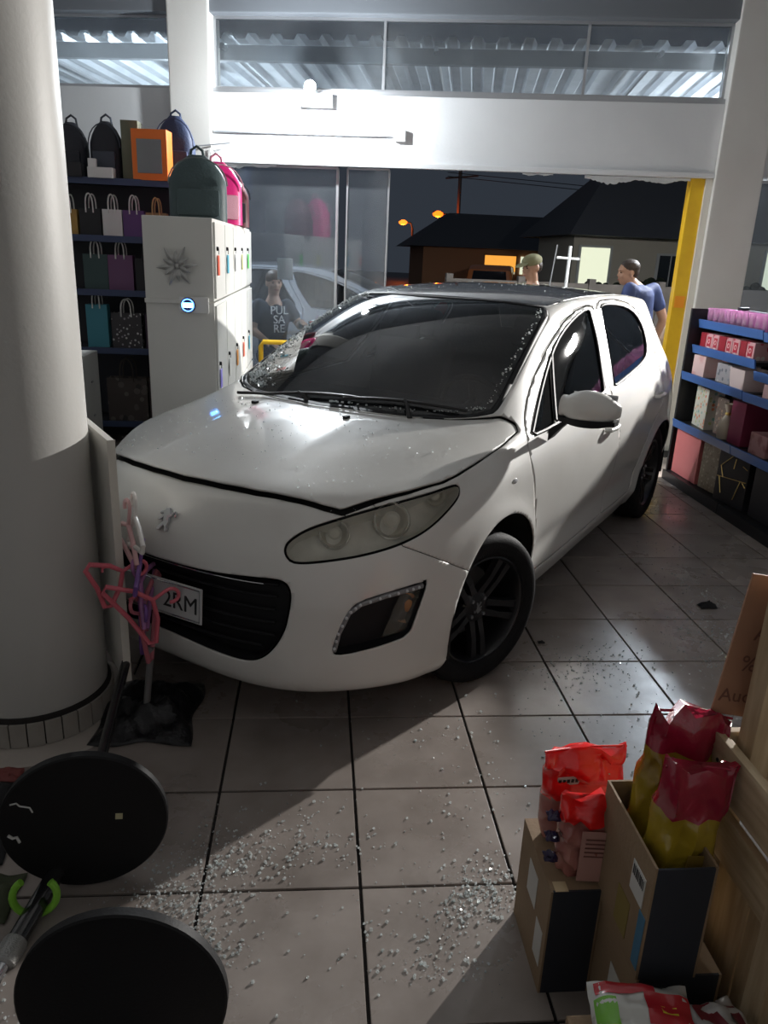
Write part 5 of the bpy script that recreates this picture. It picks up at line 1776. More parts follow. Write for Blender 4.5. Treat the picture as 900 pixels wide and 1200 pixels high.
for y in (1.31, .98):
    MB().lathe([(0, .003), (.004, .002), (.005, 0)], 10, Matrix.Translation((-.004, y - 1.1, .66)) @ Matrix.Rotation(-PI / 2, 4, 'Y')).build('screw_head', BLACKTRIM, ws_)
SIGN = simple('brown_sign_card', (.36, .19, .115), .7, bump=(60, .1), var=(6, (.31, .155, .09), .4, .75))
sg = empty('cardboard_sign', 'brown cardboard sign with faint handwriting leaning behind the sign post', 'sign', (.93, 1.348, .735))
sg.rotation_euler = (math.radians(-3), math.radians(7), math.radians(-4))
MB().bx(-.093, .20, 0, .006, 0, .315, .001).build('card', SIGN, sg)
PEN = simple('faded_pen', (.17, .075, .05), .7)
for tx, x, z, sz in (('AQ', -.020, .190, .045), ('%', -.045, .120, .050), ('Auo', -.052, .045, .042)):
    put_text('handwriting', tx, sz, PEN, sg, frame((x, -.0012, z), (1, 0, .05), (0, 0, 1)), .0004)
# ================================================================ people
SKIN = simple('skin_tan', (.42, .24, .16), .5, bump=(80, .05))
SKIN2 = simple('skin_light', (.50, .31, .22), .5, bump=(80, .05))
HAIRD = simple('dark_brown_hair', (.035, .022, .016), .5, bump=(120, .4))
HAIRB = simple('brown_hair', (.09, .055, .035), .5, bump=(120, .4))
EYE = simple('dark_eye', (.015, .012, .012), .2)
LIP = simple('lips', (.35, .12, .10), .5)

def skin_mesh(J, E_, root):
    """J: name -> (pos, radius or (half width, half depth)); tapered limbs and an oval trunk, later fused into one surface"""
    b = MB()
    lat = (Vector(J['sl'][0]) - Vector(J['sr'][0])) if 'sl' in J else (Vector(J['hl'][0]) - Vector(J['hr'][0]))
    lat.normalize()
    tup = lambda r: r if hasattr(r, '__len__') else (r, r)
    for a, c in E_:
        (pa, ra), (pb, rb) = J[a], J[c]
        pa, pb = Vector(pa), Vector(pb)
        d = (pb - pa)
        oval = hasattr(ra, '__len__') and (hasattr(rb, '__len__') or c in ('neck', 'nk'))
        if hasattr(ra, '__len__') and not oval:
            ra = min(ra) * .62 if c[0] == 's' else min(ra) * .85
        if not oval:
            rad = [ra + (rb - ra) * k / 4 for k in range(5)]
            if a[0] == 'h' and c[0] == 'k' or a[0] in 'es' and c[0] in 'wem':
                rad[1] *= 1.05
            if a[0] == 'k':
                rad[1] *= 1.10
            b.tube([pa + d * k / 4 for k in range(5)], rad, 14)
            b.ball(pa, ra, 14, 10)
            b.ball(pb, rb, 14, 10)
        else:
            dn = d.normalized()
            l_ = (lat - dn * lat.dot(dn)).normalized()
            f_ = l_.cross(dn)
            A, B_ = tup(ra), tup(rb)
            rings = []
            for k in range(-2, 8):
                t = k / 5
                e = 1.0
                if t < 0:
                    e = math.sqrt(max(.05, 1 - (t / .42) ** 2))
                if t > 1:
                    e = math.sqrt(max(.05, 1 - ((t - 1) / .42) ** 2))
                tc = min(max(t, 0), 1)
                w_, h_ = (A[0] + (B_[0] - A[0]) * tc) * e, (A[1] + (B_[1] - A[1]) * tc) * e
                rings.append([pa + d * t + l_ * w_ * math.cos(2 * PI * q / 20) + f_ * h_ * math.sin(2 * PI * q / 20) for q in range(20)])
            b.loft(rings)
    return b.mesh('sk')
def remeshed(name, meshes, voxel, m, parent, smooth_it=3):
    bm = bmesh.new()
    for me in meshes:
        bm.from_mesh(me)
    me = bpy.data.meshes.new(name)
    bm.to_mesh(me)
    bm.free()
    o = bpy.data.objects.new(name, me)
    COL.objects.link(o)
    md = o.modifiers.new('r', 'REMESH')
    md.mode = 'VOXEL'
    md.voxel_size = voxel
    sm = o.modifiers.new('s', 'SMOOTH')
    sm.iterations = smooth_it
    sm.factor = .5
    dg = bpy.context.evaluated_depsgraph_get()
    dg.update()
    out = bpy.data.meshes.new_from_object(o.evaluated_get(dg))
    bpy.data.objects.remove(o)
    bm = bmesh.new()
    bm.from_mesh(out)
    todo, best = set(bm.verts), []
    while todo:
        st, comp = [todo.pop()], []
        while st:
            v = st.pop()
            comp.append(v)
            for e in v.link_edges:
                q = e.other_vert(v)
                if q in todo:
                    todo.remove(q)
                    st.append(q)
        best.append(comp)
    best.sort(key=len)
    bmesh.ops.delete(bm, geom=[v for c in best[:-1] for v in c], context='VERTS')
    bm.to_mesh(out)
    bm.free()
    out.polygons.foreach_set('use_smooth', [True] * len(out.polygons))
    return link(name, out, m, parent)
def ball_mesh(c, r, M=None):
    return MB().ball(c, r, 20, 14, M).mesh('b')
def tube_mesh(p, r):
    return MB().tube(p, r, 10).mesh('t')
def head_meshes(hc, fw):
    """skull, jaw, nose, ears round head centre hc, facing fw (unit, horizontal-ish)"""
    fw = Vector(fw).normalized()
    rt = fw.cross(Vector((0, 0, 1))).normalized()
    up = rt.cross(fw)
    R3 = Matrix((rt, fw, up)).transposed().to_4x4()
    P = lambda x, y, z: Vector(hc) + rt * x + fw * y + up * z
    L = [ball_mesh(P(0, -.008, .025), (.075, .095, .088), R3), ball_mesh(P(0, .025, -.035), (.058, .068, .078), R3), ball_mesh(P(0, .050, -.085), (.032, .030, .026), R3),
         ball_mesh(P(0, .088, -.018), (.013, .022, .013), R3), tube_mesh([P(0, .078, .022), P(0, .094, -.012)], [.008, .011]),
         ball_mesh(P(0, .078, .030), (.045, .014, .012), R3), ball_mesh(P(0, .082, -.055), (.024, .012, .011), R3)]
    for s in (-1, 1):
        L.append(ball_mesh(P(s * .076, -.012, -.008), (.010, .020, .031), R3))
        L.append(ball_mesh(P(s * .042, .062, -.022), (.022, .020, .020), R3))
    return L, P, R3
def hand_meshes(wr, d, nrm, curl=.5, s=1):
    """palm with four fingers and a thumb; d = direction of the hand, nrm = back of the hand"""
    d = Vector(d).normalized()
    sd = d.cross(Vector(nrm)).normalized()
    nn = sd.cross(d)
    R3 = Matrix((sd, d, nn)).transposed().to_4x4()
    wr = Vector(wr)
    L = [ball_mesh(wr + d * .045, (.040, .050, .016), R3)]
    for k, ln in enumerate((.070, .080, .075, .058)):
        b0 = wr + d * .082 + sd * (-.028 + .0185 * k)
        p = [wr + d * .05 + sd * (-.024 + .016 * k), b0]
        ang = 0
        cur = b0
        for seg in (.45, .32, .25):
            ang += curl * .8
            cur = cur + (d * math.cos(ang) - nn * math.sin(ang)) * ln * seg
            p.append(cur)
        L.append(tube_mesh(p, [.0095, .0095, .009, .0085, .0075]))
    t0 = wr + d * .022 - sd * .030 * s
    L.append(tube_mesh([wr + d * .012 - sd * .012 * s, t0, t0 - sd * .022 * s + d * .028 - nn * .008, t0 - sd * .026 * s + d * .055 - nn * .018], [.013, .013, .011, .009]))
    return L
def person(label, loc, rz, J, fw, shirt, pants, shoes, hair, skin, hands, hair_kind='short', sleeve=.55, cap=None, voxel=.0095, extra=None):
    r = empty('person', label, 'person', loc, rz)
    V = {k: Vector(v) for k, v in J.items()}
    rad = dict(pelvis=(.145, .11), waist=(.13, .10), chest=(.155, .115), neck=.055, head=.06, sl=.058, sr=.058, el=.043, er=.043, wl=.029, wr=.029,
               hl=.088, hr=.088, kl=.060, kr=.060, al=.042, ar=.042, tl=.030, tr=.030)
    ED = [('pelvis', 'waist'), ('waist', 'chest'), ('chest', 'neck'), ('neck', 'head'), ('chest', 'sl'), ('sl', 'el'), ('el', 'wl'), ('chest', 'sr'), ('sr', 'er'), ('er', 'wr'),
          ('pelvis', 'hl'), ('hl', 'kl'), ('kl', 'al'), ('al', 'tl'), ('pelvis', 'hr'), ('hr', 'kr'), ('kr', 'ar'), ('ar', 'tr')]
    ms = [skin_mesh({k: (V[k], rad[k]) for k in V}, ED, 'pelvis')]
    hm_, P, R3 = head_meshes(V['head'] + Vector((0, 0, .045)), fw)
    ms += hm_
    for (w_, d_, n_, c_, s_) in hands:
        ms += hand_meshes(V[w_], d_, n_, c_, s_)
    body = remeshed('body', ms, voxel, skin, r)
    # clothing follows the body
    k = 1.14
    SV = {n: (V[n], tuple(q * k for q in rad[n]) if hasattr(rad[n], '__len__') else rad[n] * k) for n in ('pelvis', 'waist', 'chest', 'sl', 'sr')}
    SV['chest'] = (V['chest'], (.175, .132))
    SV['nk'] = (V['chest'].lerp(V['neck'], .62), .078)
    for s in 'lr':
        SV['m' + s] = (V['s' + s].lerp(V['e' + s], sleeve), .064)
    SE = [('pelvis', 'waist'), ('waist', 'chest'), ('chest', 'nk'), ('chest', 'sl'), ('sl', 'ml'), ('chest', 'sr'), ('sr', 'mr')]
    sh = remeshed('shirt', [skin_mesh(SV, SE, 'pelvis')], .014, shirt, r, 2)
    PV = {n: (V[n], tuple(q * 1.10 for q in rad[n]) if hasattr(rad[n], '__len__') else rad[n] * 1.22) for n in ('pelvis', 'hl', 'hr', 'kl', 'kr')}
    for s in 'lr':
        PV['a' + s] = (V['k' + s].lerp(V['a' + s], .95), .064)
    remeshed('trousers', [skin_mesh(PV, [('pelvis', 'hl'), ('hl', 'kl'), ('kl', 'al'), ('pelvis', 'hr'), ('hr', 'kr'), ('kr', 'ar')], 'pelvis')], .016, pants, r, 2)
    for s in 'lr':
        d_ = (V['t' + s] - V['a' + s])
        d_.z = 0
        d_.normalize()
        fl_ = Vector((V['a' + s].x, V['a' + s].y, .045))
        Rz = frame((0, 0, 0), d_, Vector((0, 0, 1)).cross(d_))
        MB().ball(fl_ + d_ * .065, (.145, .050, .045), 16, 8, Rz).build('shoe', shoes, r, smooth=True)
    # face
    for s in (-1, 1):
        MB().ball(P(s * .032, .079, .008), (.011, .006, .006), 8, 6, R3).build('eye', EYE, r, smooth=True)
        MB().ball(P(s * .033, .085, .026), (.017, .005, .004), 8, 6, R3).build('eyebrow', hair, r, smooth=True)
    MB().ball(P(0, .093, -.056), (.022, .005, .007), 10, 6, R3).build('mouth', LIP, r, smooth=True)
    # hair
    if hair_kind == 'short':
        hs = [ball_mesh(P(0, -.022, .045), (.082, .098, .080), R3), ball_mesh(P(0, -.050, .005), (.072, .060, .070), R3)]
    elif hair_kind == 'tied':
        hs = [ball_mesh(P(0, -.010, .048), (.084, .100, .080), R3), ball_mesh(P(0, -.045, .0), (.080, .060, .075), R3), ball_mesh(P(0, -.125, .03), (.032, .036, .034), R3), tube_mesh([P(0, -.13, .02), P(0, -.15, -.08), P(0, -.13, -.18)], [.025, .026, .010])]
    else:
        hs = [ball_mesh(P(0, -.040, .010), (.076, .074, .080), R3)]
    remeshed('hair', hs, .010, hair, r, 2)
    if cap:
        remeshed('cap', [ball_mesh(P(0, -.008, .058), (.089, .108, .068), R3)], .010, cap, r, 2)
        MB().ball(P(0, .115, .045), (.072, .065, .010), 16, 8, R3 @ Matrix.Rotation(-.2, 4, 'X')).build('cap_brim', cap, r, smooth=True)
    return r, V, P

NAVYS = simple('navy_polo', (.035, .055, .16), .7, bump=(150, .2))
DKBL = simple('dark_navy_tee', (.012, .022, .045), .75, bump=(150, .2))
JEAN = simple('dark_denim', (.03, .04, .07), .8, bump=(200, .2))
KHAKI = simple('khaki_drill', (.26, .22, .14), .8, bump=(150, .2))
OLIVE = simple('olive_uniform', (.13, .12, .075), .8, bump=(150, .2))
BEIGE = simple('beige_tee', (.55, .42, .33), .8, bump=(150, .2))
SHOE = simple('dark_shoe', (.02, .02, .02), .5)

# woman seated behind the shop glass: local +x is the way she faces
Jw = dict(pelvis=(0, 0, .52), waist=(0, 0, .68), chest=(.01, 0, .90), neck=(.02, 0, 1.09), head=(.035, 0, 1.17),
          sl=(.01, .155, 1.00), el=(.10, .26, .80), wl=(.33, .16, .86), sr=(.01, -.155, 1.00), er=(.02, -.24, .76), wr=(.22, -.16, .66),
          hl=(.03, .09, .50), kl=(.42, .11, .46), al=(.34, .11, .07), tl=(.46, .11, .03), hr=(.03, -.09, .50), kr=(.42, -.12, .46), ar=(.32, -.12, .07), tr=(.44, -.12, .03))
rw, Vw, Pw = person('woman in a dark tee lettered in white, seated behind the shop glass', (-.47, 8.15, .10), math.radians(-62), Jw, (.80, -.15, -.05), DKBL, JEAN, SHOE, HAIRB, SKIN2,
                    [('wl', (.9, -.35, .1), (0, .3, .9), .35, 1), ('wr', (.85, .35, -.15), (0, -.2, .95), .4, -1)], 'tied')
for tx, z in (('PUL', .955), ('SA', .865), ('RE', .775)):
    put_text('shirt_lettering', tx, .115, simple('white_shirt_print', (.75, .75, .74), .7), rw, frame((.152 - .004 * (z < .85), .0, z), (0, 1, 0), (.0, 0, 1)), .006)
st_ = empty('stool', 'black stool under the seated woman', 'stool', (-.47, 8.15, -.02))
MB().lathe([(0, .47), (.17, .47), (.18, .485), (.17, .50), (0, .50)], 28).build('seat', BLK, st_, smooth=True, sharp=40)
MB().tube([(.16 * math.cos(a), .16 * math.sin(a), .12) for a in np.linspace(0, 2 * PI, 25)[:-1]], .010, 6, closed=True).build('foot_ring', FRAMEG, st_, smooth=True)
for k in range(4):
    a = PI / 4 + PI / 2 * k
    MB().tube([(.12 * math.cos(a), .12 * math.sin(a), .47), (.17 * math.cos(a), .17 * math.sin(a), 0)], .012, 8).build('leg', FRAMEG, st_, smooth=True)
# man in navy polo beyond the car, head turned to his right
Jm = dict(pelvis=(0, 0, .92), waist=(.01, 0, 1.06), chest=(.03, 0, 1.28), neck=(.05, 0, 1.46), head=(.075, 0, 1.545),
          sl=(.02, .185, 1.38), el=(.0, .25, 1.11), wl=(.10, .24, .88), sr=(.02, -.185, 1.38), er=(-.06, -.26, 1.12), wr=(.03, -.27, .88),
          hl=(0, .09, .90), kl=(.03, .10, .50), al=(-.02, .11, .09), tl=(.11, .12, .04), hr=(0, -.09, .90), kr=(.02, -.10, .50), ar=(-.03, -.11, .09), tr=(.10, -.12, .04))
Jn = dict(Jm, waist=(.02, 0, 1.10), chest=(.06, 0, 1.36), neck=(.14, .03, 1.495), head=(.18, .05, 1.535), sl=(.05, .19, 1.435), el=(.06, .27, 1.17), wl=(.18, .24, .95), sr=(.02, -.19, 1.435), er=(-.08, -.28, 1.16), wr=(.0, -.30, .90))
person('man in a navy polo shirt standing beyond the hatchback roof', (3.10, 7.45, -.02), math.radians(128), Jn, (.62, .78, -.12), NAVYS, JEAN, SHOE, HAIRD, SKIN,
       [('wl', (.15, 0, -1), (0, 1, 0), .5, 1), ('wr', (.15, 0, -1), (0, -1, 0), .5, -1)], 'short')
# man with an olive cap
person('man in olive uniform and cap beyond the middle of the roof', (2.12, 7.75, -.02), math.radians(200), Jm, (.98, .05, -.22), OLIVE, OLIVE, SHOE, HAIRD, SKIN,
       [('wl', (.15, 0, -1), (0, 1, 0), .5, 1), ('wr', (.15, 0, -1), (0, -1, 0), .5, -1)], 'cropped', cap=simple('olive_cap', (.20, .19, .10), .8, bump=(150, .2)))
# person bending forward in beige
Jc = dict(pelvis=(0, 0, .78), waist=(.10, 0, .90), chest=(.28, 0, 1.00), neck=(.43, 0, 1.07), head=(.50, 0, 1.10),
          sl=(.28, .17, 1.03), el=(.38, .22, .80), wl=(.56, .16, .72), sr=(.28, -.17, 1.03), er=(.40, -.21, .80), wr=(.58, -.14, .70),
          hl=(0, .09, .76), kl=(.14, .11, .42), al=(-.05, .12, .09), tl=(.08, .13, .04), hr=(0, -.09, .76), kr=(.14, -.11, .42), ar=(-.04, -.12, .09), tr=(.09, -.13, .04))
person('person in a beige tee bending over a black crate beyond the car', (3.40, 8.05, -.02), math.radians(-25), Jc, (.75, .1, -.6), BEIGE, JEAN, SHOE, HAIRD, SKIN,
       [('wl', (.8, -.1, -.5), (.4, 0, .9), .6, 1), ('wr', (.8, .1, -.5), (.4, 0, .9), .6, -1)], 'short')
# black crate with white things on top, between the people and the gondola
ck = empty('crate_stand', 'black crate stand topped with white paper by the gondola end', 'crate', (4.10, 7.72, -.02))
for k in range(4):
    sx, sy = (1, 1, -1, -1)[k] * .15, (1, -1, 1, -1)[k] * .12
    MB().tube([(sx, sy, 0), (sx * .8, sy * .8, .82)], .014, 8).build('leg', BLACKTRIM, ck, smooth=True)
MB().bx(-.17, .17, -.14, .14, .82, .95, .006).build('crate', BLACKTRIM, ck)
crumple('crate_paper', None, None, (0, 0, .952), (.26, .2, .05), WH, 41, 12, parent=ck)
# ================================================================ outside
ASPH = mat('wet_asphalt', (.055, .055, .06), .45, bump=(30, .3), var=(.6, (.085, .08, .08), .4, .7))
gr = fac('pavement_ground', MB().bx(-30, 34, .24, 70, -.14, -.02), ASPH)
struct(gr, 'dark wet pavement and street outside the shop', 'ground')
# table with carton beside the woman
tb = empty('folding_table', 'dark folding table behind the shop glass beside the woman', 'table', (.16, 8.12, -.02))
MB().bx(-.35, .45, -.25, .25, .82, .85, .004).build('table_top', simple('dark_table', (.05, .05, .055), .5), tb)
for sx in (-.32, .42):
    for sy in (-.22, .22):
        MB().tube([(sx, sy, 0), (sx, sy, .82)], .014, 8).build('leg', FRAMEG, tb, smooth=True)
wc = carton('carton_box', 'white and red carton lying on the folding table', 'box', (.06, 8.02, .83), (.28, .20, .14), simple('white_card', (.60, .58, .55), .6), -.15)
MB().bx(-.142, -.05, -.102, -.100, .07, .142).build('red_print', simple('red_card_print', (.55, .06, .05), .5), wc)
nt_ = fac('paper_notice', MB().bx(.545, .69, .112, .114, 1.37, 1.56), simple('notice_paper', (.70, .70, .66), .6))
tag(nt_, 'sheet of white paper stuck to the shop glass', 'notice')
# yellow barrow at the end of the locker bank
yb = empty('hand_cart', 'yellow tubular hand cart at the end of the locker bank', 'cart', (-.30, 7.15, 0))
MB().tube([(-.22, 0, .05), (-.22, 0, .80), (-.20, 0, .84), (.22, 0, .84), (.24, 0, .80), (.24, 0, .05)], .022, 10).build('frame_tube', YEL, yb, smooth=True)
MB().bx(-.22, .24, -.14, .02, .03, .05, .004).build('toe_plate', YEL, yb)
for x in (-.16, .18):
    MB().lathe([(0, -.02), (.05, -.02), (.05, .02), (0, .02)], 20, Matrix.Translation((x, .06, .05)) @ Matrix.Rotation(PI / 2, 4, 'Y')).build('wheel', RUBBER, yb, smooth=True, sharp=40)

# parked cars: the same family of shapes in other paint
def parked(label, loc, rz, m):
    r = empty('parked_car', label, 'car', loc, rz)
    seen = 0
    for ch in list(car.children):
        nm = ch.name.split('.')[0]
        if nm in ('body_shell', 'front_bumper', 'front_door', 'rear_door', 'hood', 'roof_panel', 'windshield', 'windshield_seal', 'rear_window', 'inner_frame', 'wheel', 'head_lamp', 'grille', 'tail_lamp', 'wheel_well'):
            c = copy_tree(ch, r)
            for q in [c] + list(c.children):
                if q.type == 'MESH' and q.name.split('.')[0] in ('body_shell', 'front_bumper', 'front_door', 'rear_door', 'hood', 'roof_panel', 'door_handle', 'handle_cup'):
                    q.material_slots[0].link = 'OBJECT'
                    q.material_slots[0].material = m
            if nm == 'hood':
                c.matrix_local = Matrix.Identity(4)
    return r
parked('silver car parked outside behind the dusty shop panes', (1.35, 10.9, -.02), math.radians(3), simple('silver_paint', (.20, .21, .23), .25, coat=.6))
ORP = simple('orange_paint', (.62, .17, .03), .35, coat=.5)
def van(label, loc, rz):
    r = empty('parked_van', label, 'van', loc, rz)
    prof = [(-2.0, .30), (-2.0, .95), (-1.75, 1.05), (-1.35, 1.62), (-1.15, 1.70), (1.55, 1.70), (1.85, 1.55), (1.95, .95), (1.98, .30)]
    b = MB()
    rings = []
    for y, k in ((-.82, .94), (-.80, .97), (-.72, 1.0), (.72, 1.0), (.80, .97), (.82, .94)):
        rings.append([(x * (1 if k == 1 else .99), y - math.copysign(.10, y) * max(0, (z - 1.0) / .7), .3 + (z - .3) * k) for x, z in prof])
    b.loft(rings)
    b.build('van_body', ORP, r, smooth=True, sharp=30)
    GW = simple('dark_van_glass', (.02, .02, .025), .08, coat=1)
    for s in (-1, 1):
        for x0, x1 in ((-1.15, -.35), (-.25, .65), (.75, 1.50)):
            MB().prism([(x0 - (.18 if x0 < -1 else 0), 1.05), (x1, 1.05), (x1, 1.50), (x0 + (.05 if x0 < -1 else 0), 1.50)], .012, Matrix(((1, 0, 0, 0), (0, 0, s, s * .79), (0, 1, 0, 0), (0, 0, 0, 1)))).build('side_window', GW, r)
        for x in (-1.30, 1.25):
            MB().lathe([(0, -.09), (.30, -.09), (.31, 0), (.30, .09), (0, .09)], 24, Matrix.Translation((x, s * .76, .30)) @ Matrix.Rotation(PI / 2, 4, 'X')).build('wheel', RUBBER, r, smooth=True, sharp=40)
    MB().prism([(-.62, 1.08), (.62, 1.08), (.55, 1.52), (-.55, 1.52)], .012, Matrix(((0, 0, 1, 1.93), (1, 0, 0, 0), (0, 1, 0, 0), (0, 0, 0, 1))) @ Matrix.Rotation(-.0, 4, 'X')).build('rear_window', GW, r)
    return r
van('orange van parked by the lit garage across the street', (6.3, 29.2, -.3), math.radians(-105))

# fence of concrete slabs across the street
CONC = mat('concrete_slab', (.23, .20, .175), .8, bump=(20, .3), var=(1.5, (.17, .15, .13), .4, .7))
fn = empty('slab_fence', 'concrete slab fence with posts in front of the pale house', 'fence', (0, 14.0, -.02))
x = 2.2
for k in range(9):
    MB().bx(x, x + .12, -.08, .08, 0, 1.38, .01).build('fence_post', CONC, fn)
    MB().bx(x + .12, x + 1.28, -.03, .03, 0, 1.30, .006).build('fence_slab', CONC, fn)
    x += 1.28

# pale house with lit windows behind the fence
BEW = mat('beige_render', (.50, .45, .36), .8, bump=(25, .15))
DRF = mat('dark_roof_tiles', (.075, .078, .088), .8, bump=(12, .5))
LIT = mat('lit_pale_room', (.6, .6, .5), .6, emit=(.80, .84, .62), estr=.22)
LIT2 = mat('lit_green_room', (.5, .6, .4), .6, emit=(.72, .84, .52), estr=.22)
LITO = mat('lit_orange_garage', (.7, .35, .1), .6, emit=(1.0, .42, .06), estr=.22)
hs_ = empty('house', 'pale house with lit windows and dark roof behind the slab fence', 'house', (0, 22.0, -.3))
MB().bx(6.95, 17.0, 0, 3.6, 0, 2.75).build('wall', BEW, hs_)
b = MB()
b.loft([[(6.5, -1.0, 2.62), (17.6, -1.0, 2.62), (17.6, 4.6, 2.62), (6.5, 4.6, 2.62)], [(8.3, 1.6, 4.6), (15.0, 1.6, 4.6), (15.0, 2.0, 4.6), (8.3, 2.0, 4.6)]])
b.build('roof', DRF, hs_)
def hwin(x0, x1, z0, z1, m, bars=1):
    w_ = MB().bx(x0 - .06, x1 + .06, -.05, -.01, z0 - .06, z1 + .06, .004).build('window', simple('white_window_frame', (.5, .5, .48), .6), hs_)
    n = bars + 1
    for k in range(n):
        a = x0 + (x1 - x0) * k / n + .02
        MB().bx(a, x0 + (x1 - x0) * (k + 1) / n - .02, -.06, -.051, z0, z1).build('pane', m, w_)
hwin(7.15, 8.0, 1.3, 2.33, LIT, 0)
hwin(9.4, 10.1, 1.2, 2.2, simple('dark_window', (.03, .035, .04), .1), 1)
hwin(10.25, 11.2, 1.1, 2.33, LIT2, 0)
hwin(12.5, 13.1, 1.3, 2.4, LIT, 1)
for i, (x, s_) in enumerate(((7.55, .42), (9.0, .55), (10.75, .40), (12.1, .5), (13.6, .45))):
    bs = empty('shrub', ('low dark shrub below the lit window', 'broad dark shrub beside the dark windows', 'round dark shrub in the lit doorway', 'dark shrub by the far lit window', 'small dark shrub at the fence end')[i], 'shrub', (x, 21.4, -.3))
    rr_ = random.Random(i)
    b = MB()
    for k in range(14):
        b.ball((rr_.gauss(0, s_ * .45), rr_.gauss(0, .15), 1.0 + rr_.uniform(0, s_ * .9)), s_ * rr_.uniform(.22, .40), 8, 6)
    MB().tube([(0, 0, 0), (0, 0, 1.1)], .04, 6).build('stem', DRF, bs)
    b.build('foliage', mat('dark_leaves', (.02, .03, .018), .8, bump=(20, .8)), bs, smooth=True)
# house with the orange garage
hg_ = empty('garage_house', 'low house with an orange lit garage across the street', 'house', (0, 33.0, -.3))
MB().bx(4.2, 11.5, 0, 5, 0, 2.4).build('wall', simple('orange_render', (.42, .20, .10), .8), hg_)
b = MB()
b.loft([[(3.6, -.8, 2.3), (12.1, -.8, 2.3), (12.1, 5.8, 2.3), (3.6, 5.8, 2.3)], [(5.5, 2.0, 3.7), (10.5, 2.0, 3.7), (10.5, 3, 3.7), (5.5, 3, 3.7)]])
b.build('roof', DRF, hg_)
w_ = MB().bx(6.7, 8.1, -.06, -.01, .9, 2.1).build('garage_opening', simple('garage_frame', (.3, .15, .08), .7), hg_)
MB().bx(6.75, 8.05, -.07, -.061, .95, 2.05).build('pane', LITO, w_)
for k in range(4):
    q = MB().bx(8.25 + k * .18, 8.37 + k * .18, -.07, -.02, 1.35, 2.05).build('window_bar', LIT, hg_)
# street lamps, pole with wires, distant lamp
def street_lamp(label, base, h, arm, col, e, lens):
    r = empty('street_lamp', label, 'street lamp', base)
    MB().tube([(0, 0, 0), (0, 0, h * .9), (arm * .15, 0, h), (arm, 0, h + .1)], [.09, .07, .05, .045], 8).build('pole', simple('lamp_pole', (.10, .08, .07), .7), r, smooth=True)
    MB().box((arm + .2, 0, h + .1), (.5, .22, .12), .04).build('lamp_head', simple('lamp_head', (.2, .18, .16), .6), r)
    MB().ball((arm + .22, 0, h + .02), (.30, .24, .17), 12, 8).build('lens', mat('sodium_lens', (1, .5, .1), .4, emit=col, estr=lens), r, smooth=True)
    lamp_light('street_lamp_light', Vector(base) + Vector((arm + .22, 0, h - .2)), e, col, .15)
street_lamp('tall street lamp glowing orange beside the utility pole', (7.3, 45, -.3), 4.1, -1.1, (1.0, .12, .006), 40, .8)
street_lamp('smaller street lamp glowing orange farther down the street', (6.3, 56, -.3), 4.0, -.9, (1.0, .16, .012), 25, .8)
up_ = empty('utility_pole', 'thin utility pole with cross arm and wires across the street', 'utility pole', (7.72, 45.6, -.3))
MB().tube([(0, 0, 0), (-.12, 0, 7.2)], .10, 8).build('pole', simple('pole_concrete', (.20, .17, .15), .8), up_, smooth=True)
MB().tube([(-.9, 0, 6.0), (.9, 0, 6.2)], .05, 6).build('cross_arm', simple('pole_arm', (.20, .15, .13), .8), up_, smooth=True)
for dz in (6.1, 6.3):
    MB().tube([(-.8, 0, dz), (6, -6, dz - .9), (16, -14, dz + .9)], .018, 5).build('wire', BLACKTRIM, up_, smooth=True)
wl_ = empty('white_lamp', 'small white lamp far across the street', 'lamp', (7.9, 52, -.3))
MB().tube([(0, 0, 0), (0, 0, 3.1)], .06, 6).build('pole', BLACKTRIM, wl_)
MB().ball((0, 0, 3.15), .13, 10, 8).build('lens', mat('white_far_lens', (1, 1, 1), .4, emit=(1, 1, 1), estr=1.2), wl_, smooth=True)
# dark house mass behind the street and trees
bh = empty('dark_building', 'dark unlit building behind the slab fence', 'building', (0, 41, -.3))
MB().bx(14.5, 26, 0, 6, 0, 4.6).build('wall', simple('unlit_wall', (.06, .06, .065), .9), bh)
b = MB()
b.loft([[(14.0, -.6, 4.5), (26.5, -.6, 4.5), (26.5, 6.6, 4.5), (14.0, 6.6, 4.5)], [(16, 3, 5.8), (24.5, 3, 5.8), (24.5, 3.2, 5.8), (16, 3.2, 5.8)]])
b.build('roof', DRF, bh)
# white cross-shaped post beyond the roof
cr_ = empty('cross_post', 'slim white post with a short cross bar beyond the car roof', 'post', (3.06, 9.9, -.02))
MB().tube([(0, 0, 0), (.03, 0, 1.84)], .022, 8).build('post', simple('white_post', (.6, .6, .58), .5), cr_, smooth=True)
MB().tube([(-.13, 0, 1.70), (.16, 0, 1.69)], .016, 8).build('cross_bar', simple('white_post2', (.6, .6, .58), .5), cr_, smooth=True)
MB().tube([(-.20, .0, 1.2), (-.14, 0, 1.85)], .008, 6).build('rod', simple('dark_rod', (.2, .2, .2), .5), cr_, smooth=True)
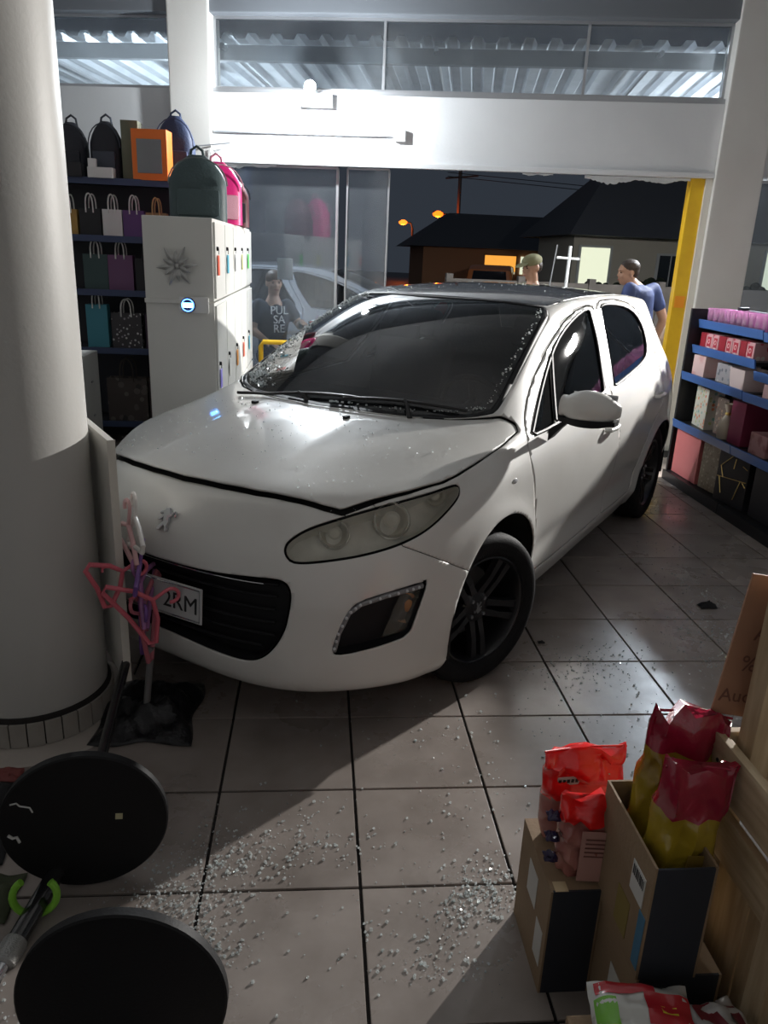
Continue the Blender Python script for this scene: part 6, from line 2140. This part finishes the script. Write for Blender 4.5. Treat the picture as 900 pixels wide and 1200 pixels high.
# ================================================================ broken glass
CRUMB = tinted_glass('crumbled_tempered_glass', (.92, .97, .97), .92, .14, dust=.36, dustcol=(.95, .97, .97))
def crumbs(name, label, pts, m=CRUMB, smin=.003, smax=.008, seed=1, cat='broken glass'):
    """irregular little glass dice, one mesh: nobody could count them"""
    rr = random.Random(seed)
    V, F = [], []
    for p in pts:
        s_ = smin + (smax - smin) * rr.random() ** 2.2
        R_ = Matrix.Rotation(rr.random() * 6.3, 3, 'Z') @ Matrix.Rotation(rr.uniform(-.5, .5), 3, 'X')
        h = s_ * rr.uniform(.5, 1.0)
        base = [(-1, -1, 0), (1, -1, 0), (1, 1, 0), (-1, 1, 0), (-.8, -.9, 1), (.9, -.8, 1), (.8, .9, 1), (-.9, .7, 1)]
        i0 = len(V)
        for q in base:
            v = R_ @ Vector((q[0] * s_ * rr.uniform(.6, 1.1) * .6, q[1] * s_ * rr.uniform(.5, 1.0) * .6, (q[2]) * h))
            V.append((p[0] + v.x, p[1] + v.y, p[2] + v.z + .0005))
        F += [tuple(i0 + k for k in f) for f in ((3, 2, 1, 0), (4, 5, 6, 7), (0, 1, 5, 4), (1, 2, 6, 5), (2, 3, 7, 6), (3, 0, 4, 7))]
    me = bpy.data.meshes.new(name)
    me.from_pydata(V, [], F)
    o = link(name, me, m)
    tag(o, label, cat, kind='stuff')
    return o
rr = random.Random(77)
def spread(cl):
    out = []
    for x, y, sx, sy, n in cl:
        for _ in range(n):
            px_, py_ = rr.gauss(x, sx), rr.gauss(y, sy)
            if (px_ - COLC.x) ** 2 + (py_ - COLC.y) ** 2 < .08 or (px_ > .53 and py_ < 1.57) or py_ < .9:
                continue
            out.append((px_, py_, 0))
    return out
near_pts = spread([(-.29, 1.77, .10, .06, 260), (-.38, 1.64, .08, .05, 240), (-.27, 1.52, .07, .07, 240), (-.26, 1.42, .05, .06, 160), (-.05, 1.92, .14, .08, 90), (.10, 1.82, .10, .06, 70), (-.12, 1.80, .10, .06, 140),
                   (.27, 1.46, .08, .05, 90), (.40, 1.58, .06, .04, 150), (.48, 1.65, .06, .05, 260), (.62, 1.90, .16, .12, 60), (.47, 2.35, .18, .12, 70), (-.5, 1.35, .06, .12, 160), (-.66, 1.25, .10, .10, 200), (.36, 1.40, .06, .03, 60), (.1, 1.45, .3, .3, 120)])
far_pts = spread([(1.08, 2.78, .14, .08, 120), (1.24, 2.92, .12, .08, 110), (1.84, 3.12, .14, .12, 330), (1.78, 2.88, .14, .08, 170), (2.02, 3.60, .08, .16, 260), (2.12, 4.2, .15, .3, 120), (2.45, 5.0, .15, .4, 160), (1.5, 2.7, .35, .25, 140), (1.1, 2.25, .25, .2, 90), (.6, 2.3, .4, .3, 90)])
crumbs('floor_glass_crumbs', 'crumbled safety glass strewn over the floor in front of the car', near_pts, smin=.002, smax=.0075, seed=2)
crumbs('side_glass_crumbs', 'crumbled safety glass strewn over the floor beside the car', far_pts, smin=.002, smax=.008, seed=3)
# on the car
bpy.context.view_layer.update()
CM = car.matrix_world
def on_car(x, y):
    h, n_ = hit((x, y, 3), (0, 0, -1))
    return h
cp_ = []
for _ in range(170):
    x, y = rr.uniform(-3.0, -1.1), rr.uniform(-.6, .6)
    h = on_car(x, y)
    if h:
        cp_.append(CM @ h)
for _ in range(260):
    x, y = rr.uniform(-.05, .6), rr.uniform(-.7, .7)
    h = on_car(x, y)
    if h:
        q = HOODM @ h
        cp_.append(CM @ (q + Vector((0, 0, .001))))
crumbs('roof_glass_crumbs', 'tiny glass crumbs dotting the roof and hood of the hatchback', cp_, smin=.002, smax=.0055, seed=4)
ed = []
_ws = [(-.10, .05), (-.13, .242), (-.19, .415), (-.29, .565), (-.385, .655), (-.56, .645), (-.79, .62), (-1.08, .58), (-1.19, .55)]
for sgn, n, wid in ((-1, 620, .040), (1, 150, .012)):
    for _ in range(n):
        k = rr.randrange(len(_ws) - 1) if sgn > 0 else rr.choice([2, 3, 3, 4, 4, 5, 5, 6, 6, 7])
        t = rr.random()
        x = _ws[k][0] * (1 - t) + _ws[k + 1][0] * t
        y = _ws[k][1] * (1 - t) + _ws[k + 1][1] * t
        y -= abs(rr.gauss(0, wid * (2.0 if (sgn < 0 and k in (3, 4)) else 1)))
        h = on_car(x, sgn * y)
        if h:
            ed.append(CM @ (h + Vector((0, 0, .001))))
crumbs('windshield_glass_crumbs', 'crazed glass crumbs along the edge of the windshield', ed, smin=.003, smax=.010, seed=5)
# glass still hanging in the head of the opening
rem = empty('glass_remnant', 'jagged strip of crazed glass hanging from the beam by the yellow post', 'broken glass')
rem.matrix_world = FM
for s0, s1, mx in ((3.25, 4.13, .085), (2.72, 2.98, .03), (.05, .55, .05)):
    top, bot = [], []
    n = int((s1 - s0) / .018)
    for k in range(n + 1):
        t = k / n
        x = s0 + (s1 - s0) * t
        top.append((x, 2.345))
        bot.append((x, 2.345 - mx * (.25 + .75 * math.sin(PI * min(1, t * 1.1)) * (.55 + .45 * math.sin(t * 9))) * rr.uniform(.75, 1.1)))
    b = MB()
    for k in range(n):
        b.prism([bot[k], bot[k + 1], top[k + 1], top[k]], .006 + .004 * rr.random(), Matrix(((1, 0, 0, 0), (0, 0, 1, .06), (0, 1, 0, 0), (0, 0, 0, 1))))
    b.build('crazed_strip', mat('crazed_white_glass', (.72, .76, .78), .3, bump=(120, .8)), rem)
# dark debris
for lb, p, s_ in (('black torn trim fragment lying among the glass beside the car', (1.99, 3.43, .002), (.09, .05, .035)), ('small black chip on the tile by the front wheel', (1.02, 3.05, .001), (.03, .02, .012))):
    crumple('trim_fragment', lb, 'debris', p, s_, BLACKTRIM, 31, 9)
